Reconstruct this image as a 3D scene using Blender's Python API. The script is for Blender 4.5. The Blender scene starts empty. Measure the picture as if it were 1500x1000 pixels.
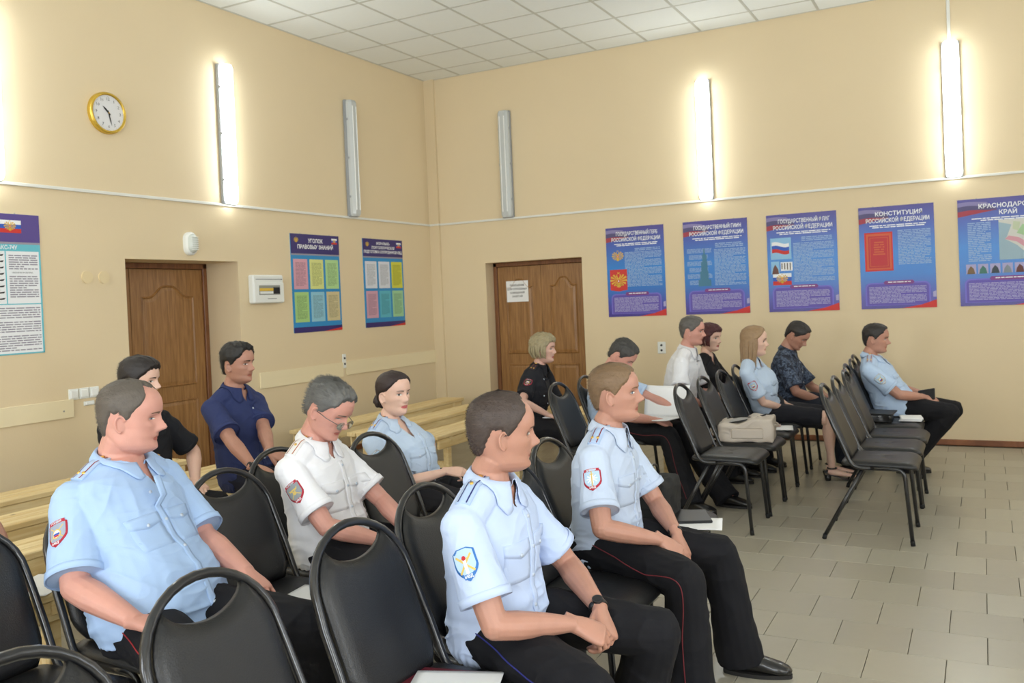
import bpy, bmesh, math, random
import numpy as np
from mathutils import Vector, Matrix, Quaternion
from mathutils.bvhtree import BVHTree
random.seed(7); np.random.seed(7)
D = bpy.data; SC = bpy.context.scene; COL = SC.collection
rad = math.radians

# ------------------------------------------------------------------ camera
cam_d = D.cameras.new('camera'); cam = D.objects.new('camera', cam_d); COL.objects.link(cam)
CAMP = Vector((6.0813, -9.4324, 1.5522)); FPX = 1304.73; PPY = 456.77
yaw, pit, rol = rad(27.8489), rad(-.7302), rad(2.4118)
cR = Vector((math.cos(yaw), math.sin(yaw), 0)); cF0 = Vector((-math.sin(yaw), math.cos(yaw), 0)); cU0 = Vector((0, 0, 1))
cF = cF0*math.cos(pit)+cU0*math.sin(pit); cU = -cF0*math.sin(pit)+cU0*math.cos(pit)
X2 = cR*math.cos(rol)-cU*math.sin(rol); Y2 = cR*math.sin(rol)+cU*math.cos(rol)
Mc = Matrix((X2, Y2, -cF)).transposed().to_4x4(); Mc.translation = CAMP
cam.matrix_world = Mc
cam_d.sensor_width = 36; cam_d.lens = 36*FPX/1500; cam_d.shift_y = -(500-PPY)/1500; cam_d.clip_end = 60
cam_d.dof.use_dof = True; cam_d.dof.focus_distance = 3.1; cam_d.dof.aperture_fstop = 6.5
SC.camera = cam

def at(px, py, Y=None, X=None, z=None, d=None):
    "turns a photo pixel at a known depth into a point of the room"
    a = (px-750)/FPX; b = (py-PPY)/FPX
    v = X2*a - Y2*b + cF
    if z is not None: t = (z-CAMP.z)/v.z
    elif Y is not None: t = (Y-CAMP.y)/v.y
    elif X is not None: t = (X-CAMP.x)/v.x
    else: t = d
    return CAMP+v*t

# ------------------------------------------------------------------ world, lights, exposure
W = D.worlds.new('world'); SC.world = W; W.use_nodes = True
bg = W.node_tree.nodes['Background']; bg.inputs[0].default_value = (.80, .90, 1, 1); bg.inputs[1].default_value = 1.0
def area(name, loc, size, rot, power, col):
    l = D.lights.new(name, 'AREA'); l.shape = 'RECTANGLE'; l.size, l.size_y = size; l.energy = power; l.color = col
    o = D.objects.new(name, l); COL.objects.link(o); o.location = loc; o.rotation_euler = rot
    return o
# daylight through the three windows in the right wall and two in the wall behind the camera
for y, pw in ((-9.9, 150), (-6.1, 50), (-2.3, 10)):
    area('window_daylight', (9.75, y, 2.0), (1.7, 1.9), (0, rad(90), 0), pw, (.86, .93, 1))
for i, x in enumerate((2.6, 6.6)):
    area('window_daylight', (x, -13.75, 2.0), (1.9, 1.9), (rad(90), 0, 0), 150, (.88, .94, 1))
SC.view_settings.view_transform = 'Standard'; SC.view_settings.look = 'None'
SC.view_settings.exposure = 0.36; SC.view_settings.gamma = 1; SC.view_settings.use_curve_mapping = False

# ------------------------------------------------------------------ materials
def srgb(r, g, b):
    f = lambda c: (c/255/12.92 if c/255 <= .04045 else ((c/255+.055)/1.055)**2.4)
    return (f(r), f(g), f(b), 1)
MATS = {}
def mat(name, col, rough=.6, metal=0., bump=0, bscale=60, vary=0, vscale=4, coat=0, sss=0, stretch=None, spec=.5, alpha=1):
    if name in MATS: return MATS[name]
    m = D.materials.new(name); m.use_nodes = True; nt = m.node_tree; N = nt.nodes; L = nt.links
    b = N['Principled BSDF']; b.inputs['Base Color'].default_value = col; b.inputs['Roughness'].default_value = rough
    b.inputs['Metallic'].default_value = metal; b.inputs['Specular IOR Level'].default_value = spec
    if coat: b.inputs['Coat Weight'].default_value = coat
    if sss:
        b.inputs['Subsurface Weight'].default_value = sss; b.inputs['Subsurface Radius'].default_value = (1, .35, .2); b.inputs['Subsurface Scale'].default_value = .01
    tc = N.new('ShaderNodeTexCoord'); src = tc.outputs['Object']
    if stretch:
        mp = N.new('ShaderNodeMapping'); mp.inputs['Scale'].default_value = stretch; L.new(src, mp.inputs[0]); src = mp.outputs[0]
    if vary:
        n = N.new('ShaderNodeTexNoise'); n.inputs['Scale'].default_value = vscale; n.inputs['Detail'].default_value = 5; L.new(src, n.inputs['Vector'])
        mx = N.new('ShaderNodeMix'); mx.data_type = 'RGBA'
        mx.inputs['A'].default_value = tuple(c*(1-vary) for c in col[:3])+(1,); mx.inputs['B'].default_value = tuple(min(1, c*(1+vary)) for c in col[:3])+(1,)
        L.new(n.outputs['Fac'], mx.inputs['Factor']); L.new(mx.outputs['Result'], b.inputs['Base Color'])
    if bump:
        n2 = N.new('ShaderNodeTexNoise'); n2.inputs['Scale'].default_value = bscale; n2.inputs['Detail'].default_value = 4; L.new(src, n2.inputs['Vector'])
        bp = N.new('ShaderNodeBump'); bp.inputs['Strength'].default_value = 1; bp.inputs['Distance'].default_value = bump; L.new(n2.outputs['Fac'], bp.inputs['Height']); L.new(bp.outputs[0], b.inputs['Normal'])
    MATS[name] = m; return m
def emit(name, col, s):
    if name in MATS: return MATS[name]
    m = D.materials.new(name); m.use_nodes = True; b = m.node_tree.nodes['Principled BSDF']
    b.inputs['Base Color'].default_value = col; b.inputs['Emission Color'].default_value = col; b.inputs['Emission Strength'].default_value = s; b.inputs['Roughness'].default_value = .4
    MATS[name] = m; return m
def wood(name, c1, c2, scale=(1, 1, 12), rough=.5, rings=6, knots=0):
    if name in MATS: return MATS[name]
    m = D.materials.new(name); m.use_nodes = True; nt = m.node_tree; N = nt.nodes; L = nt.links; b = N['Principled BSDF']
    tc = N.new('ShaderNodeTexCoord'); oi = N.new('ShaderNodeObjectInfo'); mp = N.new('ShaderNodeMapping'); mp.inputs['Scale'].default_value = scale
    ad = N.new('ShaderNodeVectorMath'); ad.operation = 'ADD'; L.new(tc.outputs['Object'], ad.inputs[0]); L.new(oi.outputs['Random'], ad.inputs[1]); L.new(ad.outputs[0], mp.inputs[0])
    n = N.new('ShaderNodeTexNoise'); n.inputs['Scale'].default_value = rings; n.inputs['Detail'].default_value = 6; n.inputs['Distortion'].default_value = .8; L.new(mp.outputs[0], n.inputs['Vector'])
    r = N.new('ShaderNodeValToRGB'); r.color_ramp.elements[0].color = c1; r.color_ramp.elements[1].color = c2; r.color_ramp.elements[0].position = .35; r.color_ramp.elements[1].position = .65
    L.new(n.outputs['Fac'], r.inputs[0]); L.new(r.outputs[0], b.inputs['Base Color']); b.inputs['Roughness'].default_value = rough
    if knots:
        v = N.new('ShaderNodeTexVoronoi'); v.inputs['Scale'].default_value = 5; L.new(ad.outputs[0], v.inputs['Vector'])
        r2 = N.new('ShaderNodeValToRGB'); r2.color_ramp.elements[0].color = (.16, .08, .03, 1); r2.color_ramp.elements[0].position = .03; r2.color_ramp.elements[1].color = (1, 1, 1, 1); r2.color_ramp.elements[1].position = .10
        L.new(v.outputs['Distance'], r2.inputs[0]); mx = N.new('ShaderNodeMix'); mx.data_type = 'RGBA'; mx.blend_type = 'MULTIPLY'; mx.inputs['Factor'].default_value = .6
        L.new(r.outputs[0], mx.inputs['A']); L.new(r2.outputs[0], mx.inputs['B']); L.new(mx.outputs['Result'], b.inputs['Base Color'])
    MATS[name] = m; return m

M_wall = mat('cream wall paint', srgb(224, 205, 170), .75, bump=.0006, bscale=90, vary=.03, vscale=1.5)
M_ceil = mat('white mineral ceiling tile', srgb(242, 246, 246), .9, bump=.001, bscale=160, vary=.02, vscale=30)
M_grid = mat('white enamel ceiling rail', srgb(200, 202, 196), .5)
M_white = mat('white plastic', srgb(232, 234, 230), .4)
M_trunk = mat('white cable trunking', srgb(226, 226, 220), .45)
M_grout = mat('dark grey grout', srgb(104, 97, 82), .9, vary=.2, vscale=20)
M_tiles = [mat('beige stoneware tile %s' % n, srgb(*c), .28, bump=.0004, bscale=40, vary=.07, vscale=7, spec=.45) for n, c in
           (('warm', (168, 161, 143)), ('plain', (166, 159, 142)), ('pale', (171, 165, 148)), ('dull', (163, 156, 139)))]
M_base = wood('brown skirting wood', srgb(120, 72, 44), srgb(150, 96, 60), (1, 1, 1))
M_door = wood('oak veneer door', srgb(136, 96, 54), srgb(166, 122, 74), (14, 14, 1.0), .38, 3)
M_doorf = wood('dark oak frame', srgb(112, 70, 42), srgb(136, 90, 56), (12, 12, 1), .4, 3)
M_pine = wood('raw pine', srgb(222, 192, 134), srgb(240, 218, 168), (9, .7, 9), .55, 3, 1)
M_rail = mat('cream painted board', srgb(236, 222, 186), .45, vary=.03, vscale=3, stretch=(1, .3, 6))
M_black = mat('black enamelled tube', srgb(26, 26, 28), .28, coat=.3)
M_vinyl = mat('black leatherette', srgb(23, 23, 24), .40, bump=.0009, bscale=240, vary=.12, vscale=30)
M_rubber = mat('black rubber', srgb(18, 18, 18), .8)
M_screw = mat('steel screw', srgb(170, 170, 172), .3, .9)
M_gold = mat('gold metal', srgb(214, 170, 70), .3, .8)
M_goldp = mat('gold print', srgb(222, 182, 66), .6)
M_dark = mat('black print', srgb(26, 26, 30), .6)
M_greyp = mat('grey print', srgb(120, 122, 126), .7)
M_whitep = mat('white print', srgb(238, 240, 244), .6)
M_redp = mat('red print', srgb(206, 50, 44), .55)
M_bluep = mat('blue print', srgb(44, 92, 190), .55)
M_paper = mat('white paper', srgb(240, 240, 240), .8)

# ------------------------------------------------------------------ mesh helpers
def link(name, me, m=None, parent=None, smooth=False):
    o = D.objects.new(name, me); COL.objects.link(o)
    if m is not None:
        for mm in (m if isinstance(m, (list, tuple)) else [m]): me.materials.append(mm)
    if parent: o.parent = parent
    if smooth and len(me.polygons): me.polygons.foreach_set('use_smooth', [True]*len(me.polygons))
    return o
def thing(name, label, cat, loc=(0, 0, 0), rz=0, group=None):
    o = D.objects.new(name, None); COL.objects.link(o); o.location = loc; o.rotation_euler = (0, 0, rz); o.empty_display_size = .1
    o['label'] = label; o['category'] = cat
    if group: o['group'] = group
    return o
def tag(o, label, cat, group=None):
    o['label'] = label; o['category'] = cat
    if group: o['group'] = group
    return o
def struct(o): o['kind'] = 'structure'; return o
class MB:
    def __init__(s): s.v = []; s.f = []; s.mi = []
    def add(s, vs, fs, mi=0):
        n = len(s.v); s.v += [tuple(v) for v in vs]; s.f += [tuple(i+n for i in f) for f in fs]; s.mi += [mi]*len(fs); return s
    def box(s, a, b, mi=0, M=None, bev=0):
        x0, y0, z0 = a; x1, y1, z1 = b
        if bev:
            bm = bmesh.new(); bmesh.ops.create_cube(bm, size=1)
            for v in bm.verts: v.co = Vector(((x0+x1)/2+v.co.x*(x1-x0), (y0+y1)/2+v.co.y*(y1-y0), (z0+z1)/2+v.co.z*(z1-z0)))
            bmesh.ops.bevel(bm, geom=bm.edges[:], offset=bev, segments=1, affect='EDGES')
            vs = [v.co.copy() for v in bm.verts]; fs = [[v.index for v in f.verts] for f in bm.faces]; bm.verts.index_update()
            fs = [[v.index for v in f.verts] for f in bm.faces]; bm.free()
        else:
            vs = [Vector(p) for p in ((x0, y0, z0), (x1, y0, z0), (x1, y1, z0), (x0, y1, z0), (x0, y0, z1), (x1, y0, z1), (x1, y1, z1), (x0, y1, z1))]
            fs = [(3, 2, 1, 0), (4, 5, 6, 7), (0, 1, 5, 4), (1, 2, 6, 5), (2, 3, 7, 6), (3, 0, 4, 7)]
        if M is not None: vs = [M @ v for v in vs]
        return s.add(vs, fs, mi)
    def tube(s, pts, r, n=10, mi=0, cap=True, up=None, power=2):
        "r: number, or per-point (ra, rb): rb along the up hint"
        pts = [Vector(p) for p in pts]; k = len(pts); base = len(s.v); t0 = None; vs = []
        for i, p in enumerate(pts):
            t = (pts[min(i+1, k-1)]-pts[max(i-1, 0)]).normalized()
            if up is not None:
                u = up[i] if isinstance(up, list) else Vector(up)
                a = u.cross(t); a = a.normalized() if a.length > 1e-6 else t.orthogonal().normalized(); b = t.cross(a)
            elif t0 is None: a = t.orthogonal().normalized(); b = t.cross(a)
            else:
                q = t0.rotation_difference(t); a = q @ a; b = t.cross(a)
            t0 = t
            rr = r[i] if isinstance(r, (list, tuple)) else r
            ra, rb = rr if isinstance(rr, (list, tuple)) else (rr, rr)
            for j in range(n):
                th = 2*math.pi*j/n; c, d = math.cos(th), math.sin(th)
                if power != 2: c = math.copysign(abs(c)**(2/power), c); d = math.copysign(abs(d)**(2/power), d)
                vs.append(p+a*(ra*c)+b*(rb*d))
        fs = [(i*n+j, i*n+(j+1) % n, (i+1)*n+(j+1) % n, (i+1)*n+j) for i in range(k-1) for j in range(n)]
        if cap:
            vs += [pts[0], pts[-1]]; c0 = k*n
            fs += [(c0, (j+1) % n, j) for j in range(n)]+[(c0+1, (k-1)*n+j, (k-1)*n+(j+1) % n) for j in range(n)]
        return s.add(vs, fs, mi)
    def ball(s, c, r, n=14, mi=0, M=None):
        rx, ry, rz = r if isinstance(r, (list, tuple)) else (r, r, r); c = Vector(c); m = n//2+1; vs = []
        for i in range(1, m):
            ph = math.pi*i/m
            for j in range(n):
                th = 2*math.pi*j/n; v = Vector((rx*math.sin(ph)*math.cos(th), ry*math.sin(ph)*math.sin(th), rz*math.cos(ph)))
                vs.append(c+(M @ v if M is not None else v))
        e = Vector((0, 0, rz)); e = M @ e if M is not None else e
        vs += [c+e, c-e]; k = (m-1)*n
        fs = [(i*n+j, (i+1)*n+j, (i+1)*n+(j+1) % n, i*n+(j+1) % n) for i in range(m-2) for j in range(n)]
        fs += [(k, j, (j+1) % n) for j in range(n)]+[(k+1, (m-2)*n+(j+1) % n, (m-2)*n+j) for j in range(n)]
        return s.add(vs, fs, mi)
    def grid(s, P, mi=0, closed=False):
        a = len(P); b = len(P[0]); vs = [p for row in P for p in row]
        fs = [(i*b+j, i*b+(j+1) % b, (i+1)*b+(j+1) % b, (i+1)*b+j) for i in range(a-1) for j in range(b if closed else b-1)]
        return s.add(vs, fs, mi)
    def prism(s, poly, z0, z1, M=None, mi=0):
        n = len(poly); vs = [Vector((p[0], p[1], z0)) for p in poly]+[Vector((p[0], p[1], z1)) for p in poly]
        if M is not None: vs = [M @ v for v in vs]
        return s.add(vs, [tuple(range(n-1, -1, -1)), tuple(range(n, 2*n))]+[(i, (i+1) % n, n+(i+1) % n, n+i) for i in range(n)], mi)
    def mesh(s, name='m'):
        me = D.meshes.new(name); me.from_pydata(s.v, [], s.f); me.polygons.foreach_set('material_index', s.mi); me.update(); return me
    def build(s, name, m, parent=None, smooth=False):
        o = link(name, s.mesh(name), m, parent, smooth)
        return o
def place(o, loc, rot=(0, 0, 0)): o.location = loc; o.rotation_euler = rot; return o
def smooth_path(pts, n=4):
    "Catmull-Rom through the points"
    P = [Vector(p) for p in pts]; out = []
    for i in range(len(P)-1):
        p0 = P[max(i-1, 0)]; p1 = P[i]; p2 = P[i+1]; p3 = P[min(i+2, len(P)-1)]
        for k in range(n):
            t = k/n; out.append(.5*((2*p1)+(p2-p0)*t+(2*p0-5*p1+4*p2-p3)*t*t+(3*p1-p0-3*p2+p3)*t*t*t))
    out.append(P[-1]); return out
def rounded_path(pts, r, n=5):
    P = [Vector(p) for p in pts]; out = [P[0]]
    for i in range(1, len(P)-1):
        a = (P[i-1]-P[i]); b = (P[i+1]-P[i]); ra = min(r, a.length*.45, b.length*.45); A = P[i]+a.normalized()*ra; B = P[i]+b.normalized()*ra
        for k in range(n+1):
            t = k/n; out.append(A*(1-t)**2+P[i]*2*t*(1-t)+B*t*t)
    out.append(P[-1]); return out
def copy_tree(o, parent=None):
    c = o.copy(); COL.objects.link(c); c.parent = parent
    for ch in list(o.children): copy_tree(ch, c)
    return c
TXT = {}
def text_mesh(body, size=1., align='CENTER', space=1.0, bold=0):
    k = (body, align, bold)
    if k not in TXT:
        c = D.curves.new('t', 'FONT'); c.body = body; c.align_x = align; c.align_y = 'CENTER'; c.resolution_u = 1; c.offset = bold; c.space_line = .95
        o = D.objects.new('t', c); COL.objects.link(o); bpy.context.view_layer.update()
        me = D.meshes.new_from_object(o.evaluated_get(bpy.context.evaluated_depsgraph_get()))
        TXT[k] = ([tuple(v.co) for v in me.vertices], [tuple(p.vertices) for p in me.polygons]); D.objects.remove(o); D.meshes.remove(me)
    vs, fs = TXT[k]; return [(v[0]*size, v[1]*size, 0) for v in vs], fs
# ------------------------------------------------------------------ room shell
XR, YF, H = 9.3, -13.3, 4.333
def wall_with_holes(name, u0, u1, holes, tomat, thick=.3):
    "wall in (u, z), holes = (ua, ub, za, zb); built as boxes"
    mb = MB(); us = sorted({u0, u1} | {h[0] for h in holes} | {h[1] for h in holes})
    for a, b in zip(us[:-1], us[1:]):
        hs = sorted([h for h in holes if h[0] < (a+b)/2 < h[1]], key=lambda h: h[2]); z = 0
        for h in hs:
            if h[2] > z+.001: tomat(mb, a, b, z, h[2])
            z = h[3]
        tomat(mb, a, b, z, H+.1)
    return struct(mb.build(name, M_wall))
wall_with_holes('wall_left', YF, 0.3, [(-4.54, -3.31, 0, 2.02)], lambda mb, a, b, z0, z1: mb.box((-.42, a, z0), (0, b, z1)))
wall_with_holes('wall_back', 0, XR, [(.76, 2.03, 0, 2.02)], lambda mb, a, b, z0, z1: mb.box((a, 0, z0), (b, .3, z1)))
wall_with_holes('wall_right', YF, .3, [(y-.85, y+.85, 1.0, 3.0) for y in (-9.9, -6.1, -2.3)], lambda mb, a, b, z0, z1: mb.box((XR, a, z0), (XR+.3, b, z1)))
wall_with_holes('wall_front', 0, XR, [(x-.95, x+.95, 1.0, 3.0) for x in (2.6, 6.6)], lambda mb, a, b, z0, z1: mb.box((a, YF-.3, z0), (b, YF, z1)))
nw = 0
for M in [Matrix.Translation((XR+.1, y, 2.0)) @ Matrix.Rotation(rad(90), 4, 'Z') for y in (-9.9, -6.1, -2.3)]+[Matrix.Translation((x, YF-.1, 2.0)) for x in (2.6, 6.6)]:
    nw += 1; mb = MB(); w = .95 if nw > 3 else .85
    for a, b in (((-w, -.04, -1), (-w+.07, .04, 1)), ((w-.07, -.04, -1), (w, .04, 1)), ((-w, -.04, -1), (w, .04, -.93)), ((-w, -.04, .93), (w, .04, 1)), ((-.035, -.04, -1), (.035, .04, 1))): mb.box(a, b)
    o = struct(mb.build('window_%d' % nw, M_white)); o.matrix_world = M
mb = MB().box((-.02, -.035, 0), (.14, 0, H)); struct(mb.build('trim_1', M_wall))            # shallow pilaster in the corner
o = MB().box((-.4, YF, -.2), (XR, .3, -.006)).build('floor', M_grout); floor = struct(o)
o = MB().box((-.4, YF-.3, H+.03), (XR+.3, .3, H+.3)).build('ceiling', M_white); ceiling = struct(o)
for nm, a, b in (('baseboard_back', (2.03, -.018, 0), (XR, 0, .055)), ('baseboard_left', (0, -3.31, 0), (.018, 0, .055))):
    struct(MB().box(a, b, bev=.004).build(nm, M_base))
struct(MB().box((0, YF, 0), (.018, -4.54, .055), bev=.004).build('baseboard_left.001', M_base))
struct(MB().box((.14, -.018, 0), (.76, 0, .055), bev=.004).build('baseboard_back.001', M_base))

def in_view(p, m=30):
    d = Vector(p)-CAMP; z = d.dot(cF)
    if z < .3: return False
    x = 750+FPX*d.dot(X2)/z; y = PPY-FPX*d.dot(Y2)/z
    return -m < x < 1500+m and -m < y < 1000+m
# floor tiles, staggered bond
TX, TY = .298, .313; cand = []
r0 = -5.083
for r in range(-26, 17):
    y1 = r0+TY*r; off = 5.757 if r % 2 == 0 else 5.607
    for k in range(-21, 13):
        x0 = off+TX*k; cx, cy = x0+TX/2, y1-TY/2
        if cx < -.1 or cx > XR+.1 or cy > .1 or cy < YF: continue
        vis = in_view((cx, cy, 0), 10)
        seen = vis and (cx > 4.9 or cy > -3.3 and cx > 3.2 or cx > 4.2)
        cand.append((-(cx > 4.9) if seen else 1, (Vector((cx, cy, 0))-CAMP).length, x0, y1, seen))
cand.sort(); g = .0016; tile_me = []
for k in range(4):
    bm = MB().box((g, -TY+g, -.008), (TX-g, -g, 0), bev=.0012); me = bm.mesh('floor_tile'); me.materials.append(M_tiles[k]); tile_me.append(me)
rest = MB(); n = 0
for s_, d_, x0, y1, seen in cand:
    if seen and n < 298 and x0 > .02 and y1 < 0 and x0+TX < XR:
        o = D.objects.new('floor_tile', random.choice(tile_me)); COL.objects.link(o); o.parent = floor; o.location = (x0, y1, random.uniform(-.0005, .0003)); n += 1
    else:
        xa, xb, ya, yb = max(x0+g, 0), min(x0+TX-g, XR), max(y1-TY+g, YF), min(y1-g, 0)
        if xb > xa and yb > ya: rest.box((xa, ya, -.008), (xb, yb, 0), mi=random.randrange(4))
o = rest.build('floor_tile_field', M_tiles, floor); o['kind'] = 'stuff'
# ceiling tiles in a T-grid
CX0, CY0 = .5177, -.386
cme = MB().box((.012, .012, 0), (.588, .588, .012), bev=.003).mesh('ceiling_tile'); cme.materials.append(M_ceil)
rest = MB(); n = 0; xs = [0]+[CX0+.6*i for i in range(0, 15) if CX0+.6*i < XR]+[XR]; ys = [0]+[CY0-.6*i for i in range(0, 22) if CY0-.6*i > YF]+[YF]
for i in range(len(xs)-1):
    for j in range(len(ys)-1):
        xa, xb, ya, yb = xs[i], xs[i+1], ys[j+1], ys[j]
        vis = any(in_view((x, y, H), 5) for x in (xa, xb, (xa+xb)/2) for y in (ya, yb, (ya+yb)/2))
        if vis and n < 298:
            if abs(xb-xa-.6) < .01 and abs(yb-ya-.6) < .01: o = D.objects.new('ceiling_tile', cme); COL.objects.link(o); o.location = (xa, ya, H)
            else: o = MB().box((xa+.012, ya+.012, H), (xb-.012, yb-.012, H+.012), bev=.003).build('ceiling_tile', M_ceil)
            o.parent = ceiling; n += 1
        else: rest.box((xa+.012, ya+.012, H), (xb-.012, yb-.012, H+.012))
o = rest.build('ceiling_tile_field', M_ceil, ceiling); o['kind'] = 'stuff'
for x in xs[1:-1]: MB().box((x-.012, YF, H-.002), (x+.012, 0, H+.02)).build('ceiling_rail', M_grid, ceiling)
for y in ys[1:-1]: MB().box((0, y-.012, H-.0025), (XR, y+.012, H+.02)).build('ceiling_rail', M_grid, ceiling)
MB().box((0, YF, H-.003), (.022, 0, H+.02)).build('edge_rail', M_grid, ceiling); MB().box((0, -.022, H-.003), (XR, 0, H+.02)).build('edge_rail', M_grid, ceiling)

# doors (recessed double doors)
def door(name, M, w, h, split, handle_side):
    root = MB()
    fr = root
    for a, b in (((0, 0, 0), (.05, .07, h)), ((w-.05, 0, 0), (w, .07, h)), ((0, 0, h-.05), (w, .07, h))): fr.box(a, b, bev=.005)
    fr = fr.build(name, M_doorf); struct(fr); fr.matrix_world = M
    sh = MB().box((-.01, .07, -.02), (w+.01, .10, h)).build('door_backing', M_dark, fr); MB().box((.05, -.01, -.02), (w-.05, .07, .012), bev=.003).build('threshold', M_doorf, fr)
    for li, (x0, x1) in enumerate(((.052, split-.002), (split+.002, w-.052))):
        lf = MB().box((x0, .018, .01), (x1, .055, h-.054), bev=.003).build('door_leaf', M_door, fr)
        pw = x1-x0; m_ = min(.11, pw*.2)
        for z0, z1, arch in ((.12, .78, -1), (.90, h-.20, 1)):
            a, b = x0+m_, x1-m_; c = (a+b)/2; ww = (b-a)/2
            def outline(inset, zz0, zz1):
                top = []
                for k in range(17):
                    t = -1+k/8; u = abs(t)
                    y = .10*(1 if u < .15 else .5+.5*math.cos(math.pi*(u-.15)/.6) if u < .75 else 0)
                    top.append((c+t*(ww-inset), (zz1-inset-.10+y) if arch > 0 else zz1-inset))
                bot = []
                for k in range(17):
                    t = 1-k/8; u = abs(t)
                    y = .10*(1 if u < .15 else .5+.5*math.cos(math.pi*(u-.15)/.6) if u < .75 else 0)
                    bot.append((c+t*(ww-inset), zz0+inset if arch > 0 else zz0+inset+.10-y))
                return top+bot
            O1, O2, O3, O4 = outline(0, z0, z1), outline(.012, z0, z1), outline(.022, z0, z1), outline(.05, z0, z1)
            mb = MB(); rings = [(O1, .0175), (O2, .006), (O3, .0165), (O4, .010)]; n = len(O1); vs = []
            for o_, y in rings: vs += [Vector((p[0], y, p[1])) for p in o_]
            fs = [(k*n+j, k*n+(j+1) % n, (k+1)*n+(j+1) % n, (k+1)*n+j) for k in range(3) for j in range(n)]
            # centre field as a fan strip between top and bottom
            fs += [(3*n+k, 3*n+k+1, 3*n+n-2-k, 3*n+n-1-k) for k in range(16)]
            mb.add(vs, fs); mb.build('door_panel', M_door, fr, smooth=False)
    hb = MB().tube(rounded_path([(0, .018, 0), (0, -.045, 0), (.11*handle_side, -.045, 0)], .02), .008, 8).box((-.02, .012, -.09), (.02, .02, .09), bev=.003)
    hd = hb.build('door_handle', mat('brass', srgb(180, 150, 80), .3, .9), fr, True); hd.location = (split-.05*handle_side, 0, 1.0)
    return fr
door('door_1', Matrix.Translation((-.40, -4.54, 0)) @ Matrix.Rotation(rad(90), 4, 'Z'), 1.23, 2.02, .37, 1)
door('door_2', Matrix.Translation((.76, .186, 0)), 1.27, 2.02, .64, -1)
# dado boards
for a, b in (((0, YF, .815), (.016, -5.065, .952)), ((0, -3.10, .815), (.016, -1.862, .968)), ((0, -1.81, .825), (.016, -.036, .975))):
    o = MB().box(a, b, bev=.002).build('dado_board', M_rail); tag(o, {0: 'cream wall board left of the left door beside the switches', 1: 'cream wall board between the left door and the socket', 2: 'cream wall board running from the socket into the corner'}[[YF, -3.10, -1.81].index(a[1])], 'wall board', 'cream boards along the left wall')
    if a[1] == YF: MB().tube([(.016, -5.15, .87), (.019, -5.15, .87)], .006, 8).build('screw', M_screw, o)
# trunking
TZ = 2.533
t = MB().box((0, YF, TZ-.012), (.018, 0, TZ+.012), bev=.003).build('cable_trunking', M_trunk); tag(t, 'white cable trunking running along the left wall under the lamps', 'trunking')
t = MB().box((.14, -.018, TZ-.012), (XR, 0, TZ+.012), bev=.003).box((0, -.05, TZ-.012), (.155, -.035, TZ+.012), bev=.003).build('cable_trunking', M_trunk); tag(t, 'white cable trunking running along the right wall under the lamps', 'trunking')
t = MB().box((5.865, -.016, 3.82), (5.895, 0, H), bev=.003).build('cable_trunking', M_trunk); tag(t, 'short white trunking rising from the right-hand lamp to the ceiling', 'trunking')

# wall lamps
M_lit = emit('lit prismatic diffuser', (.92, .99, 1, 1), 14)
M_off = mat('clear prismatic diffuser', srgb(196, 200, 200), .18, bump=.002, bscale=30, stretch=(1, 1, .1)); M_lamp = mat('grey lamp housing', srgb(150, 154, 158), .45)
M_tube = mat('white fluorescent tube', srgb(240, 242, 240), .3)
def lamp(loc, rz, lit, label):
    t = thing('wall_lamp', label, 'lamp', loc, rz, 'vertical tube lamps on the walls'); L2 = .635
    mb = MB().box((-.075, -.045, -L2), (.075, 0, L2), bev=.008)
    mb.build('housing', M_lamp, t)
    sec = lambda w, d0, d1: [(-w, d0), (-w*.93, -d1*.75), (-w*.6, -d1), (w*.6, -d1), (w*.93, -d1*.75), (w, d0)]
    rows = []
    for z, s_ in ((-L2+.004, .80), (-L2+.03, .97), (-L2+.06, 1), (L2-.06, 1), (L2-.03, .97), (L2-.004, .80)):
        rows.append([Vector((x*s_, -.045 if k in (0, 5) else -.045+(y+.045)*s_, z)) for k, (x, y) in enumerate(sec(.071, -.045, .10))])
    d = MB().grid(rows); n = 6
    d.f.append(tuple(range(n-1, -1, -1))); d.mi.append(0); d.f.append(tuple(range(5*n, 6*n))); d.mi.append(0)
    d.build('diffuser', M_lit if lit else M_off, t)
    if not lit:
        for x in (-.03, .03): MB().tube([(x, -.101, -L2+.07), (x, -.101, L2-.07)], .006, 6).build('diffuser_ridge', M_tube, t)
    for s_ in (-1, 1):
        for z in (-.42, 0, .42): MB().box((s_*.073-.004, -.06, z-.012), (s_*.073+.004, -.03, z+.012)).build('clip', M_lamp, t)
    return t
RL = rad(90)
for y, lit, lb in ((-5.62, 1, 'lit wall lamp just outside the picture at the left, left of the clock'), (-3.41, 1, 'lit vertical wall lamp between the clock and the unlit lamp on the left wall'), (-1.59, 0, 'unlit grey wall lamp on the left wall, nearest the corner')):
    lamp((0, y, 3.175), RL, lit, lb)
for x, lit, lb in ((1.117, 0, 'unlit grey wall lamp above the right door'), (3.518, 1, 'lit vertical wall lamp in the middle of the right wall'), (5.886, 1, 'lit vertical wall lamp under the short trunking, furthest right in view'), (8.25, 1, 'lit wall lamp on the right wall beyond the picture edge')):
    lamp((x, 0, 3.175), 0, lit, lb)

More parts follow.
